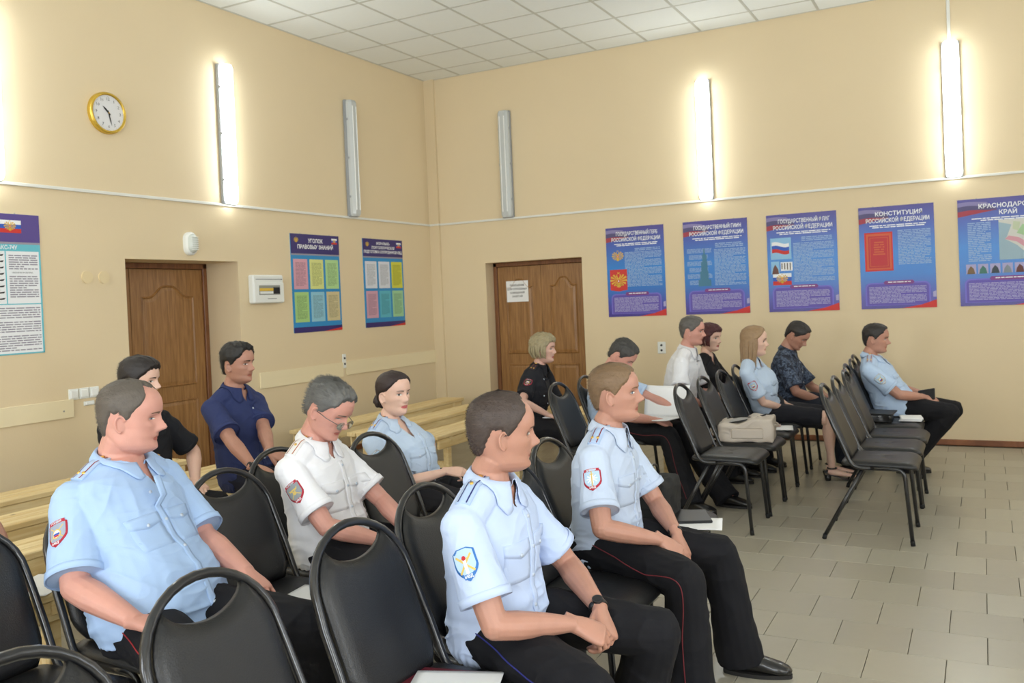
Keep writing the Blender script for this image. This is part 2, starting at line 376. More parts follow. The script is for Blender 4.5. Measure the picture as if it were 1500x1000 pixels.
for k, y in enumerate((-7.45, -9.3, -11.15)): lamp((0, y, 3.175), RL, 1, 'added unseen lit wall lamp of the left wall, %s beyond the left picture edge' % ('second', 'third', 'fourth')[k])  # unseen lamps, added to throw more light on the ceiling
for k, y in enumerate((-11.8, -8.0, -4.2, -.6)): lamp((XR, y, 3.175), -RL, 1, 'added unseen lit wall lamp of the window wall opposite the left door, %s from the posters' % ('fourth', 'third', 'second', 'first')[k])  # added out of view as well, to brighten the upper room
for k, x in enumerate((1.0, 4.6, 8.4)): lamp((x, YF, 3.175), rad(180), 1, 'added unseen lit wall lamp of the wall behind the camera, at its %s' % ('left-door end', 'middle', 'window end')[k])  # rear lamps, unseen and added for the same light from above
# clock
ck = thing('wall_clock', 'round gold-rimmed wall clock with white dial showing about half past ten', 'clock', (0, -4.655, 3.165), RL)
PM = Matrix(((1, 0, 0, 0), (0, 0, -1, 0), (0, 1, 0, 0), (0, 0, 0, 1)))      # print plane: (u, v, depth) to (x, -y, z)
R_ = .165
mb = MB(); rows = []
for r, d in ((R_, 0), (R_, .025), (R_-.006, .042), (R_-.018, .046), (R_-.026, .034)): rows.append([PM @ Vector((r*math.cos(a), r*math.sin(a), d)) for a in [2*math.pi*k/48 for k in range(48)]])
mb.grid(rows, closed=True); mb.build('rim', mat('polished gold plastic', srgb(206, 172, 70), .25, .6), ck, True)
MB().prism([((R_-.02)*math.cos(2*math.pi*k/40), (R_-.02)*math.sin(2*math.pi*k/40)) for k in range(40)], .002, .033, PM).build('dial', mat('clock dial', srgb(226, 226, 228), .4), ck)
mb = MB()
for k in range(1, 13):
    a = math.pi/2-k*math.pi/6; vs, fs = text_mesh(str(k), .034); mb.add([PM @ Vector((v[0]+.108*math.cos(a), v[1]+.108*math.sin(a), .0345)) for v in vs], fs)
for k in range(60):
    a = k*math.pi/30; q = Matrix.Rotation(a, 4, 'Z'); l = .008 if k % 5 == 0 else .004
    mb.add([PM @ (q @ Vector(p)) for p in ((.134-l, -.0008, .0345), (.134, -.0008, .0345), (.134, .0008, .0345), (.134-l, .0008, .0345))], [(0, 1, 2, 3)])
mb.build('numerals', M_dark, ck)
for nm, a, l, w in (('hour_hand', math.pi/2-rad(314), .07, .005), ('minute_hand', math.pi/2-rad(166), .10, .0035)):
    q = Matrix.Rotation(a, 4, 'Z'); MB().prism([(-.02, -w), (l*.6, -w*1.3), (l, 0), (l*.6, w*1.3), (-.02, w)], .036, .038, PM @ q).build(nm, M_dark, ck)
MB().prism([(.006*math.cos(k), .006*math.sin(k)) for k in range(6)], .036, .041, PM).build('hub', M_gold, ck)

# oval bulkhead light over the left door
t = thing('bulkhead_light', 'small white oval bulkhead light above the left door', 'light', (0, -3.88, 2.163), RL)
def stad(w, h, n=8):
    return [(w*math.cos(a), (h-w)+w*math.sin(a)) for a in [math.pi*k/n for k in range(n+1)]]+[(w*math.cos(a), -(h-w)+w*math.sin(a)) for a in [math.pi+math.pi*k/n for k in range(n+1)]]
MB().grid([[PM @ Vector((p[0]*s_, p[1]*s_, d)) for p in stad(.062, .102)] for s_, d in ((1, 0), (1, .03), (.92, .045), (.8, .05))], closed=True).build('rim', M_white, t, True)
g_ = MB().grid([[PM @ Vector((p[0]*s_, p[1]*s_, d)) for p in stad(.062, .102)] for s_, d in ((.8, .046), (.72, .068), (.5, .08), (.02, .083))], closed=True).build('glass', mat('frosted ribbed glass', srgb(206, 212, 206), .25), t, True)
for k in range(-3, 4): MB().box((-.035, -.087, k*.018-.002), (.035, -.075, k*.018+.002)).build('glass_rib', M_tube, g_)
# distribution box
t = thing('fuse_box', 'white fuse box with a breaker window right of the left door', 'fuse box', (0, -2.993, 1.76), RL)
MB().box((-.205, -.07, -.135), (.205, 0, .135), bev=.012).build('case', M_white, t)
dr = MB().box((-.198, -.078, -.128), (.198, -.07, .06), bev=.004).build('front', M_white, t)
MB().box((-.14, -.080, -.055), (.14, -.077, .035)).build('window_opening', mat('smoky window', srgb(150, 150, 140), .2), dr)
MB().box((-.135, -.083, -.018), (.06, -.080, .008)).build('label_strip', M_goldp, dr)
for k in range(12): MB().box((-.13+k*.022, -.09 if k > 7 else -.086, -.045), (-.112+k*.022, -.080, -.022 if k < 8 else .015), bev=.001).build('breaker', M_dark if k > 7 else M_white, dr)
for z, x0, x1 in ((.093, -.17, .17), (-.092, -.03, .09)): MB().box((x0, -.0735 if z > 0 else -.0795, z-.003), (x1, -.070, z+.003)).build('seam', M_greyp, t)
MB().ball((.175, -.072, .093), .006, 8).build('latch', M_greyp, t); MB().ball((.15, -.075, .0), .004, 8).build('indicator', M_bluep, t)
# blind caps, switches, sockets
for i, (y, z) in enumerate(((-4.893, 1.869), (-4.745, 1.869))):
    o = MB().prism([(.048*math.cos(2*math.pi*k/24), .048*math.sin(2*math.pi*k/24)) for k in range(24)], 0, .012, PM).build('junction_cap', mat('cream plastic cap', srgb(224, 204, 162), .5)); o.location = (0, y, z); o.rotation_euler = (0, 0, RL)
    tag(o, ('round cream junction cap on the left wall, farther from the door', 'round cream junction cap on the left wall, nearer the door')[i], 'cap', 'junction caps on the left wall')
def frame_plate(nm, label, cat, loc, rz, n, pitch, w, h, dots):
    t = thing(nm, label, cat, loc, rz)
    for k in range(n):
        x = (k-(n-1)/2)*pitch; p = MB().box((x-w, -.014, -h), (x+w, 0, h), bev=.004).build('plate', M_white, t)
        if dots:
            for zz in dots: MB().prism([(x+.013*math.cos(a*.7), zz+.013*math.sin(a*.7)) for a in range(9)], .0142, .0165, PM).build('outlet', M_dark, p)
        else: MB().box((x-w*.75, -.021, -h*.7), (x+w*.75, -.012, h*.7), bev=.003).build('rocker', M_tube, p)
    return t
frame_plate('light_switch', 'row of three white light switches on the wall left of the left door', 'switch', (0, -4.97, .985), RL, 3, .088, .041, .041, None)
frame_plate('network_socket', 'small white network socket under the light switches', 'socket', (0, -4.93, .905), RL, 1, .06, .045, .016, None)
frame_plate('wall_socket', 'tall white double socket between two cream boards on the left wall', 'socket', (0, -1.835, .98), RL, 1, .08, .028, .075, (.03, -.03))
frame_plate('wall_socket', 'white double socket on the right wall below the eagle poster', 'socket', (2.945, 0, .965), 0, 1, .08, .045, .065, (.028, -.028))

# ------------------------------------------------------------------ printed wall boards
def flat(poly, d, parent, m, name, thick=.0006):
    return MB().prism(poly, d-thick, d, PM).build(name, m, parent)
def rect(x0, y0, x1, y1): return [(x0, y0), (x1, y0), (x1, y1), (x0, y1)]
def lines(x0, y0, x1, y1, n, d, parent, m, name='small_print', fill=.62, seed=1, center=False):
    rnd = random.Random(seed); mb = MB(); p = (y1-y0)/n
    for i in range(n):
        ytop = y1-p*i; x = x0; xe = x1 if (i+1) % 6 else x0+(x1-x0)*rnd.uniform(.4, .9)
        if center: c = (x1-x0)*rnd.uniform(.7, 1)/2; x = (x0+x1)/2-c; xe = (x0+x1)/2+c
        while x < xe-p*.5:
            w = min(rnd.uniform(1.2, 5)*p, xe-x)
            mb.add([PM @ Vector(q) for q in ((x, ytop-p*fill, d), (x+w, ytop-p*fill, d), (x+w, ytop-p*.08, d), (x, ytop-p*.08, d))], [(0, 1, 2, 3)]); x += w+p*.45
    return mb.build(name, m, parent)
def title(txt, x, y, size, d, parent, m, name='title', bold=.02, align='CENTER', sx=1):
    vs, fs = text_mesh(txt, size, align, bold=bold); mb = MB().add([PM @ Vector((v[0]*sx+x, v[1]+y, d)) for v in vs], fs)
    return mb.build(name, m, parent)
def board_mat(name, stops):
    m = D.materials.new(name); m.use_nodes = True; nt = m.node_tree; N = nt.nodes; L = nt.links; b = N['Principled BSDF']; b.inputs['Roughness'].default_value = .32
    tc = N.new('ShaderNodeTexCoord'); sp = N.new('ShaderNodeSeparateXYZ'); L.new(tc.outputs['Object'], sp.inputs[0]); r = N.new('ShaderNodeValToRGB'); L.new(sp.outputs['Z'], r.inputs[0])
    e = r.color_ramp.elements; e[0].position, e[0].color = stops[0]; e[1].position, e[1].color = stops[-1]
    for p, c in stops[1:-1]: q = e.new(p); q.color = c
    L.new(r.outputs[0], b.inputs['Base Color']); return m
M_bp = board_mat('blue printed board', [(0, srgb(64, 48, 142)), (.12, srgb(70, 70, 168)), (.33, srgb(30, 116, 200)), (.55, srgb(24, 124, 208)), (.80, srgb(52, 84, 176)), (1, srgb(62, 50, 138))])
M_viol = mat('violet print', srgb(92, 76, 172), .45); M_viol2 = mat('light violet print', srgb(112, 104, 200), .45); M_mag = mat('plum print', srgb(124, 52, 130), .45)
M_navy = mat('navy print', srgb(50, 40, 110), .4); M_pale = mat('pale blue print', srgb(150, 178, 216), .5); M_lt = mat('light lilac print', srgb(168, 164, 204), .5)
M_cy = mat('cyan board', srgb(40, 140, 200), .4); M_gr = mat('grey bar print', srgb(150, 146, 160), .4)
def eagle(cx, cy, s, d, parent, shield=True):
    mb = MB()
    def P(pts, dd=0, mi=0):
        mb.add([PM @ Vector((cx+s*x, cy+s*y, d+dd)) for x, y in pts], [tuple(range(len(pts)))], mi)
    for q in (1, -1):
        for k in range(6):                                   # wing feathers fan
            a = rad(62-k*26); L_ = (.50, .56, .56, .50, .42, .34)[k]; b = a-rad(17); o = (.10*q, .08-.02*k)
            P([o, (o[0]+q*L_*math.cos(a), o[1]+L_*math.sin(a)), (o[0]+q*L_*1.03*math.cos((a+b)/2), o[1]+L_*1.03*math.sin((a+b)/2)), (o[0]+q*L_*math.cos(b), o[1]+L_*math.sin(b))])
        P([(0, .18), (q*.06, .30), (q*.10, .40), (q*.19, .42), (q*.27, .36), (q*.17, .35), (q*.15, .26), (q*.12, .12)])      # neck and head
        P([(q*.09, .43), (q*.20, .44), (q*.21, .52), (q*.15, .48), (q*.08, .52)])                                     # crown
        P([(q*.06, -.18), (q*.26, -.30), (q*.33, -.27), (q*.24, -.36), (q*.12, -.30)])                               # leg
    P([(-.08, .56), (.08, .56), (.10, .68), (0, .62), (-.10, .68)])
    P([(-.14, .20), (.14, .20), (.14, -.15), (0, -.26), (-.14, -.15)], .0004)
    P([(-.06, -.2), (.06, -.2), (.16, -.46), (.06, -.42), (0, -.52), (-.06, -.42), (-.16, -.46)], .0004)
    if shield: P([(-.10, .12), (.10, .12), (.10, -.06), (0, -.15), (-.10, -.06)], .0008, 1); P([(-.03, .07), (.04, .07), (.02, -.08), (-.04, -.06)], .0012, 2)
    return mb.build('eagle_emblem', [M_goldp, M_redp, M_whitep], parent)
def tricolour(x0, y0, x1, y1, d, parent, name='flag_print', wave=0, em=0):
    t = None
    h = (y1-y0)/3; n = 12
    for k, m in enumerate((M_redp, M_bluep, M_whitep)):
        mb = MB(); rows = []
        for i in range(n+1):
            u = i/n; x = x0+(x1-x0)*u; off = wave*math.sin(u*5.2+.6)
            rows.append([PM @ Vector((x, y0+h*k+off, d)), PM @ Vector((x, y0+h*(k+1)+off, d))])
        o = mb.grid(rows).build(name, m, parent)
    if em: eagle((x0+x1)/2, (y0+y1)/2, (y1-y0)*.72*em, d+.0006, parent)
def board(label, loc, rz, w, h, m, nm='information_board'):
    t = thing(nm, label, 'poster', loc, rz, 'printed boards on the walls')
    MB().box((0, -.006, 0), (w, 0, h)).build('panel', m, t)
    for x in (.2*w, .8*w): MB().tube([(x, -.002, h), (x, -.002, h+.008)], .004, 6).build('hook', M_screw, t)
    return t
D0 = .0068
def state_board(x, w, label, t1, t2, extra, ts=.056):
    h = 1.0; t = board(label, (x, 0, 1.3195), 0, w, h, M_bp)
    # waving tricolour corner strip
    mb = MB(); rows = []
    for i in range(13):
        u = i/12; rows.append([PM @ Vector((u*w*.42, h-.165+.055*u, D0)), PM @ Vector((u*w*.42, h-.115+.008*math.sin(u*5)+.012*u, D0)), PM @ Vector((u*w*.36, h-.070+.008*math.sin(u*5)+.005*u, D0)), PM @ Vector((u*w*.30, h-.030+.006*math.sin(u*4), D0))])
    q = MB()
    for k in range(3): q.grid([[r[k], r[k+1]] for r in rows], mi=k)
    q.build('flag_ribbon', [mat('faded red print', srgb(160, 52, 70), .5), mat('slate print', srgb(80, 74, 120), .5), mat('lilac grey print', srgb(132, 124, 172), .5)], t)
    title(t1, w*.54, h-.075, ts, D0+.0015, t, M_whitep, sx=min(1, w*.78/(ts*.72*len(t1)))); title(t2, w*.52, h-.140, ts, D0+.0015, t, M_whitep, sx=min(1, w*.88/(ts*.72*len(t2))))
    lines(w*.14, h-.215, w*.92, h-.18, 2, D0, t, M_whitep, center=True, seed=2)
    # lower violet panel with a tab
    def rr(x0, y0, x1, y1, r): return [(x0+r-r*math.cos(a), y1-r+r*math.sin(a)) for a in [math.pi/2*k/4 for k in range(5)]]+[(x1-r+r*math.sin(a), y1-r+r*math.cos(a)) for a in [math.pi/2*k/4 for k in range(5)]]+[(x1, y0), (x0, y0)]
    flat(rr(.04, .03, w-.05, .255, .05), D0+.0003, t, M_viol2, 'text_panel'); flat(rr(.055, .035, w-.065, .242, .04), D0+.0008, t, M_viol, 'text_panel')
    lines(.075, .05, w-.085, .215, 12, D0+.0012, t, M_lt, seed=5)
    flat([(w*.33, .235), (w*.70, .235), (w*.72, .252), (w*.70, .272), (w*.33, .272), (w*.31, .252)], D0+.0014, t, M_mag, 'tab')
    lines(w*.37, .246, w*.67, .262, 1, D0+.0018, t, M_whitep, seed=7)
    mb = MB(); mb.add([PM @ Vector(p) for p in ((w*.55, 0, D0+.001), (w, 0, D0+.001), (w, .075, D0+.001), (w*.8, .03, D0+.001))], [(0, 1, 2, 3)]); mb.build('corner_print', M_redp, t)
    flat([(w-.03, .10), (w-.002, .10), (w-.002, .16), (w-.03, .15)], D0+.001, t, M_lt, 'corner_print')
    extra(t, w, h); return t
def ex_gerb(t, w, h):
    lines(.32*w, .33, .95*w, .72, 26, D0, t, M_pale, seed=11); lines(.5*w, .725, .93*w, .76, 2, D0, t, M_pale, seed=12)
    eagle(.20*w, .675, .105, D0+.0005, t)
    flat([(.05*w, .30), (.20*w, .285), (.35*w, .30), (.35*w, .53), (.05*w, .53)], D0+.0003, t, M_redp, 'shield_print'); eagle(.20*w, .40, .15, D0+.001, t)
def ex_hymn(t, w, h):
    lines(.48*w, .30, .96*w, .69, 26, D0, t, M_pale, seed=13); lines(.5*w, .70, .93*w, .755, 3, D0, t, M_pale, seed=14)
    for k in range(6): lines((.08, .05)[k % 2]*w, .315+.068*k, (.38, .44)[k % 2]*w, .365+.068*k, 4, D0, t, M_pale, seed=20+k)
    mb = MB()                                                   # faint tower picture
    for a, b, y0, y1 in ((.22, .42, .30, .37), (.25, .38, .37, .46), (.27, .37, .46, .56), (.29, .36, .56, .64), (.31, .335, .64, .70)): mb.prism(rect(a*w, y0, b*w, y1), D0-.0002, D0+.0001, PM)
    mb.build('tower_print', mat('dim green print', srgb(62, 120, 150), .5), t)
def ex_flag(t, w, h):
    lines(.38*w, .30, .95*w, .70, 27, D0, t, M_pale, seed=15); lines(.5*w, .71, .93*w, .76, 3, D0, t, M_pale, seed=16)
    flat(rect(.05*w, .54, .35*w, .76), D0+.0002, t, mat('sky print', srgb(140, 190, 226), .5), 'photo_print'); tricolour(.07*w, .60, .32*w, .71, D0+.0008, t, wave=.012)
    flat(rect(.05*w, .39, .17*w, .52), D0+.0002, t, mat('sky print', srgb(140, 190, 226), .5), 'photo_print'); flat([(.06*w, .39), (.16*w, .39), (.15*w, .44), (.11*w, .49), (.08*w, .45)], D0+.0006, t, mat('dull red brown print', srgb(110, 74, 66), .6), 'photo_print')
    flat(rect(.19*w, .42, .36*w, .51), D0+.0002, t, M_whitep, 'photo_print')
    for k in range(4): flat(rect((.20+.04*k)*w, .43-.004*k+.01, (.215+.04*k)*w, .50), D0+.0006, t, mat('dim brown print', srgb(84, 74, 60), .6), 'photo_print')
    tricolour(.07*w, .275, .34*w, .395, D0+.0004, t, em=1)
def ex_const(t, w, h):
    lines(.52*w, .42, .95*w, .76, 22, D0, t, M_pale, seed=17)
    mo = mat('orange print', srgb(206, 96, 56), .5); mr = mat('crimson print', srgb(190, 44, 52), .5)
    flat(rect(.07*w, .37, .45*w, .75), D0+.0003, t, M_redp, 'book_print'); flat(rect(.095*w, .385, .43*w, .735), D0+.0007, t, mo, 'book_print'); flat(rect(.12*w, .40, .405*w, .715), D0+.0011, t, mr, 'book_print'); flat(rect(.14*w, .415, .385*w, .70), D0+.0014, t, mo, 'book_print'); flat(rect(.148*w, .42, .377*w, .695), D0+.0018, t, mr, 'book_print')
    lines(.18*w, .52, .35*w, .66, 6, D0+.0022, t, mo, seed=18, center=True)
def ex_kray(t, w, h):
    lines(.10*w, .41, .34*w, .78, 22, D0, t, M_pale, seed=19)
    flat(rect(.42*w, .42, .93*w, .79), D0+.0002, t, mat('pale sea print', srgb(150, 176, 190), .5), 'map_print')
    flat([(.42*w, .79), (.42*w, .77), (.55*w, .74), (.50*w, .63), (.48*w, .61), (.60*w, .55), (.72*w, .45), (.80*w, .42), (.93*w, .42), (.93*w, .79)], D0+.0006, t, mat('pale land print', srgb(206, 206, 200), .5), 'map_print')
    for pts, c in (([(.48, .61), (.60, .58), (.72, .50), (.74, .55), (.62, .62), (.52, .64)], (206, 150, 164)), ([(.60, .66), (.72, .62), (.76, .70), (.66, .74)], (160, 196, 150)), ([(.70, .74), (.84, .72), (.86, .78), (.72, .78)], (214, 170, 180)), ([(.78, .56), (.88, .50), (.90, .62), (.80, .66)], (170, 200, 160)), ([(.56, .70), (.62, .68), (.64, .76), (.57, .77)], (190, 200, 170))):
        flat([(a*w, b) for a, b in pts], D0+.001, t, mat('map print %d' % c[0], srgb(*c), .5), 'map_print')
    cs = ((120, 96, 70), (70, 120, 110), (60, 70, 80), (130, 140, 150), (100, 60, 60), (86, 80, 70), (140, 110, 80))
    for k in range(7): flat(rect((.07+.125*k)*w, .30, (.175+.125*k)*w, .39), D0+.0002, t, M_lt, 'photo_print'); flat([((.08+.125*k)*w, .30), ((.165+.125*k)*w, .30), ((.15+.125*k)*w, .35), ((.12+.125*k)*w, .375), ((.09+.125*k)*w, .34)], D0+.0006, t, mat('photo tone %d' % k, srgb(*cs[k]), .6), 'photo_print')
state_board(2.339, .678, 'blue poster with two gold eagles, first from the right door', 'ГОСУДАРСТВЕННЫЙ ГЕРБ', 'РОССИЙСКОЙ ФЕДЕРАЦИИ', ex_gerb)
state_board(3.236, .69, 'blue poster with verses beside a faint tower picture', 'ГОСУДАРСТВЕННЫЙ ГИМН', 'РОССИЙСКОЙ ФЕДЕРАЦИИ', ex_hymn)
state_board(4.124, .69, 'blue poster with a waving tricolour flag at its left', 'ГОСУДАРСТВЕННЫЙ ФЛАГ', 'РОССИЙСКОЙ ФЕДЕРАЦИИ', ex_flag)
state_board(5.022, .675, 'blue poster with a big red book cover', 'КОНСТИТУЦИЯ', 'РОССИЙСКОЙ ФЕДЕРАЦИИ', ex_const)
state_board(5.899, .80, 'blue poster with a regional map, cut by the right picture edge', 'КРАСНОДАРСКИЙ', 'КРАЙ', ex_kray)
def info_board(y, w, label, head, cols, hs):
    h = 1.0; t = board(label, (0, y, 1.317), RL, w, h, M_cy)
    flat(rect(0, .80, w, h), D0, t, M_navy, 'header'); flat(rect(0, .785, w, .80), D0+.0002, t, M_gr, 'bar'); flat(rect(0, 0, w, .055), D0, t, M_navy, 'footer')
    flat([(w*.6, 0), (w, 0), (w, .03)], D0+.0006, t, M_redp, 'corner_print')
    n = len(head)
    for i, s_ in enumerate(head): title(s_, w*.5, h-.10-(i-(n-1)/2)*hs*1.15, hs, D0+.001, t, M_whitep, bold=.03)
    tricolour(w*.84, .91, w*.96, .97, D0+.0008, t, em=.8); eagle(w*.11, .935, .05, D0+.0008, t, False)
    for r in range(2):
        for c in range(3):
            x0 = w*(.035+.325*c); y0 = .44 if r == 0 else .105
            pk = flat(rect(x0, y0, x0+w*.28, y0+.305), D0+.0008, t, mat('sheet %d %d %d' % cols[r*3+c], srgb(*cols[r*3+c]), .5), 'sheet', .0012)
            lines(x0+w*.04, y0+.03, x0+w*.24, y0+.27, 18, D0+.0012, t, mat('sheet ink %d %d %d' % cols[r*3+c], srgb(*[int(v*.80) for v in cols[r*3+c]]), .6), seed=r*3+c)
info_board(-2.595, .755, 'blue board of six coloured sheets near the fuse box', ['УГОЛОК', 'ПРАВОВЫХ ЗНАНИЙ'], [(214, 160, 176), (214, 220, 140), (176, 216, 150), (166, 206, 130), (144, 196, 214), (206, 194, 150)], .055)
info_board(-1.423, .765, 'blue board of six sheets nearest the corner', ['МОРАЛЬНО-', 'ПСИХОЛОГИЧЕСКАЯ', 'ПОДГОТОВКА СОТРУДНИКОВ ОВД'], [(216, 220, 230), (216, 220, 230), (206, 206, 70), (206, 160, 180), (90, 180, 200), (156, 206, 160)], .042)
# weapon handling sheet at far left
t = board('pale poster with flag header on the left wall, cut by the left picture edge', (0, -6.17, 1.317), RL, .90, 1.0, M_whitep); w, h = .90, 1.0
flat(rect(0, .80, w, h), D0, t, mat('violet header print', srgb(84, 66, 140), .4), 'header'); flat(rect(0, .785, w, .80), D0, t, M_gr, 'bar'); flat(rect(0, .735, w, .785), D0, t, mat('aqua print', srgb(100, 190, 206), .4), 'bar')
tricolour(w*.66, .865, w*.845, .955, D0+.0006, t, em=1); title('АВТОМАТА  АКС-74У', w*.60, .76, .040, D0+.001, t, M_whitep, sx=.9)
aq = mat('aqua print', srgb(100, 190, 206), .4)
for x in (.0, .70, .985): flat(rect(x*w, 0 if x != .70 else .36, x*w+.008+.005*(x > .9), .735), D0, t, aq, 'rule')
flat(rect(0, 0, w, .01), D0, t, aq, 'rule'); flat(rect(0, .355, w, .362), D0, t, aq, 'rule')
for (a, b, y0, y1, n) in ((.73, .97, .60, .71, 7), (.73, .97, .40, .56, 10)): lines(a*w, y0, b*w, y1, n, D0+.0004, t, M_gr, seed=int(a*100)+n)
lines(.02*w, .02, .975*w, .335, 19, D0+.0004, t, M_gr, seed=41, fill=.55); title('НЕПОЛНАЯ РАЗБОРКА', .84*w, .582, .014, D0+.0004, t, M_greyp)
for k in range(8):
    lines(.46*w, .38+.044*k, .60*w, .40+.044*k, 2, D0+.0004, t, M_gr, seed=50+k); flat([(.62*w, .39+.044*k), (.68*w, .392+.044*k), (.69*w, .405+.044*k), (.65*w, .40+.044*k), (.625*w, .402+.044*k)], D0+.0004, t, M_dark, 'diagram_print')
for k in range(5): flat([(.05*w, .40+.065*k), (.38*w, .405+.065*k), (.42*w, .43+.065*k), (.30*w, .425+.065*k), (.20*w, .435+.065*k), (.07*w, .425+.065*k)], D0+.0004, t, M_greyp, 'diagram_print')
# notice on right door
t = thing('door_notice', 'white paper notice taped on the left leaf of the right door', 'notice', (.93, .1985, 1.535), 0)
MB().box((0, -.0045, 0), (.30, -.003, .255)).build('sheet', M_paper, t)
for i, s_ in enumerate(('ПОМЕЩЕНИЕ', 'ДЛЯ СЛУЖЕБНЫХ', 'СОВЕЩАНИЙ', 'ЗАНЯТИЙ')): title(s_, .15, .20-.045*i, .030, .005, t, M_dark, name='lettering')
# ------------------------------------------------------------------ chairs
def bxz(z): return .132+(z-.55)*(-.147/.38)                      # back plane of the chair
def make_chair():
    t = D.objects.new('stacking_chair', None); COL.objects.link(t); t.empty_display_size = .1
    R_ = .0125
    # one tube: seat side, bend, back upright, arch, and down again
    side = [(.30, -.213, .447), (.175, -.213, .447)]
    up = [(.175, -.213, .447), (bxz(.60)+.005, -.212, .60), (bxz(.70), -.210, .70), (bxz(.76), -.205, .76)]
    arch = [(bxz(.76+.17*math.sin(a)), -.205*math.cos(a), .76+.17*math.sin(a)) for a in [math.pi*k/16 for k in range(1, 16)]]
    low = rounded_path([(.30, -.213, .447), (.178, -.213, .447), (bxz(.60)+.005, -.212, .60)], .07, 5)
    left = low+[Vector(p) for p in up[2:]]
    path = left+[Vector(p) for p in arch]+[Vector((p.x, -p.y, p.z)) for p in reversed(left)]
    MB().tube(path, R_, 8).build('back_frame', M_black, t, True)
    for s in (-1, 1):
        l = MB().tube(rounded_path([(.28, .213*s, .447), (.468, .213*s, .447), (.502, .233*s, .018)], .05, 5), R_, 8).build('leg', M_black, t, True)
        MB().tube([(.5005, .2325*s, .03), (.5045, .2345*s, 0)], .0135, 8).build('rubber_foot', M_rubber, l, True)
        l = MB().tube([(.235, .196*s, .440), (.004, .231*s, .018)], R_, 8).build('leg', M_black, t, True)
        MB().tube([(.008, .2305*s, .03), (0, .232*s, 0)], .0135, 8).build('rubber_foot', M_rubber, l, True)
    MB().tube([(.235, -.2, .436), (.235, .2, .436)], R_, 8).build('crossbar', M_black, t, True)
    MB().tube([(.40, -.213, .447), (.40, .213, .447)], .009, 8).build('crossbar', M_black, t, True)
    # backrest pad: concave top edge with the arch above it left open
    def half(z):
        if z < .56: return .150+.035*math.sin((z-.49)/.07*math.pi/2)
        if z < .76: return .190
        return .187*math.sqrt(max(0, 1-((z-.76)/.165)**2))
    N_ = 22; K = 14; rowsF = []; rowsB = []
    for i in range(N_+1):
        v = i/N_; rf = []; rb = []
        for j in range(K+1):
            u = -1+2*j/K
            ztop = .832+.052*abs(u)**1.8 if abs(u) < 1.01 else .88
            zt = .49+(ztop-.49)*v
            w = half(min(zt, .882)); wref = min(w, .187)
            # soften corners
            y = u*wref; e = min(1, (1-abs(u))*6, v*10, (1-v)*14)
            th = .006+.015*math.sqrt(max(0, 1-(1-e)**2)); x = bxz(zt)
            rf.append((x+th+.004, y, zt)); rb.append((x-th*.75, y, zt))
        rowsF.append(rf); rowsB.append(rb)
    mb = MB(); mb.grid(rowsF); mb.grid(rowsB)
    nF = (N_+1)*(K+1)
    edge = [j for j in range(K+1)]+[i*(K+1)+K for i in range(1, N_+1)]+[N_*(K+1)+j for j in range(K-1, -1, -1)]+[i*(K+1) for i in range(N_-1, 0, -1)]
    ne = len(edge); mb.add([], [])
    mb.f += [(edge[k], edge[(k+1) % ne], nF+edge[(k+1) % ne], nF+edge[k]) for k in range(ne)]; mb.mi += [0]*ne
    mb.f[nF and (N_*K):2*N_*K] = [tuple(reversed(f)) for f in mb.f[N_*K:2*N_*K]]
    me = mb.mesh('backrest'); bm = bmesh.new(); bm.from_mesh(me); bmesh.ops.recalc_face_normals(bm, faces=bm.faces); bm.to_mesh(me); bm.free()
    b = link('backrest', me, M_vinyl, t, True)
    # seat cushion
    def sec(inset):
        pts = []; x0, x1, w0, w1, r = .105+inset, .545-inset, .205-inset, .222-inset, .055
        for (cx, cy, a0) in ((x1-r, w1-r, 0), (x0+r, w0-r, 90), (x0+r, -w0+r, 180), (x1-r, -w1+r, 270)):
            for k in range(6): a = rad(a0+18*k); pts.append((cx+r*math.cos(a), cy+r*math.sin(a)))
        return pts
    rows = []
    for ins, z in ((.03, .448), (.004, .452), (0, .462), (.004, .474), (.018, .484), (.06, .489), (.13, .486), (.2, .484)):
        rows.append([(x, y, z-.018*max(0, (x-.47)/.08)**2) for x, y in sec(ins)])
    mb = MB().grid(rows, closed=True); n = 24; mb.f.append(tuple(range(7*n, 8*n))); mb.mi.append(0); mb.f.append(tuple(range(n-1, -1, -1))); mb.mi.append(0)
    mb.build('seat', M_vinyl, t, True)
    return t
chair0 = make_chair(); used = [False]
def chair(x, y, label, rz=0, group='black stacking chairs'):
    o = chair0 if not used[0] else copy_tree(chair0); used[0] = True
    o.location = (x, y, 0); o.rotation_euler = (0, 0, rad(rz)); tag(o, label, 'chair', group); return o
# column nearest the picture's right
RC = [(5.17, -3.47, 'empty black chair nearest the camera in the right-hand column, standing on open floor', 0), (5.165, -2.955, 'empty black chair, second from the camera in the right-hand column', 0), (5.17, -2.46, 'empty black chair, third from the camera in the right-hand column', 0),
      (5.11, -1.93, 'black chair in the right-hand column with a flat black folder and papers on its seat', 1), (5.09, -1.42, 'black chair holding the officer with a black wallet at the far right', 0), (5.05, -.92, 'empty black chair, farthest of the right-hand column, beyond the officer with the wallet', 0)]
for a in RC: chair(a[0], a[1], a[2], a[3])
MC = [(4.24, -3.53, 'empty black chair in front of the beige backpack chair', 0), (4.25, -3.01, 'black chair with the beige backpack on its seat', -.5), (4.25, -2.49, 'black chair with papers on its seat beside the long-haired blonde officer', 0), (4.24, -1.97, 'black chair holding the long-haired blonde officer in a skirt', 1), (4.24, -1.30, 'black chair holding the man in the dark camouflage shirt', 0)]
for a in MC: chair(*a[:3], rz=a[3])
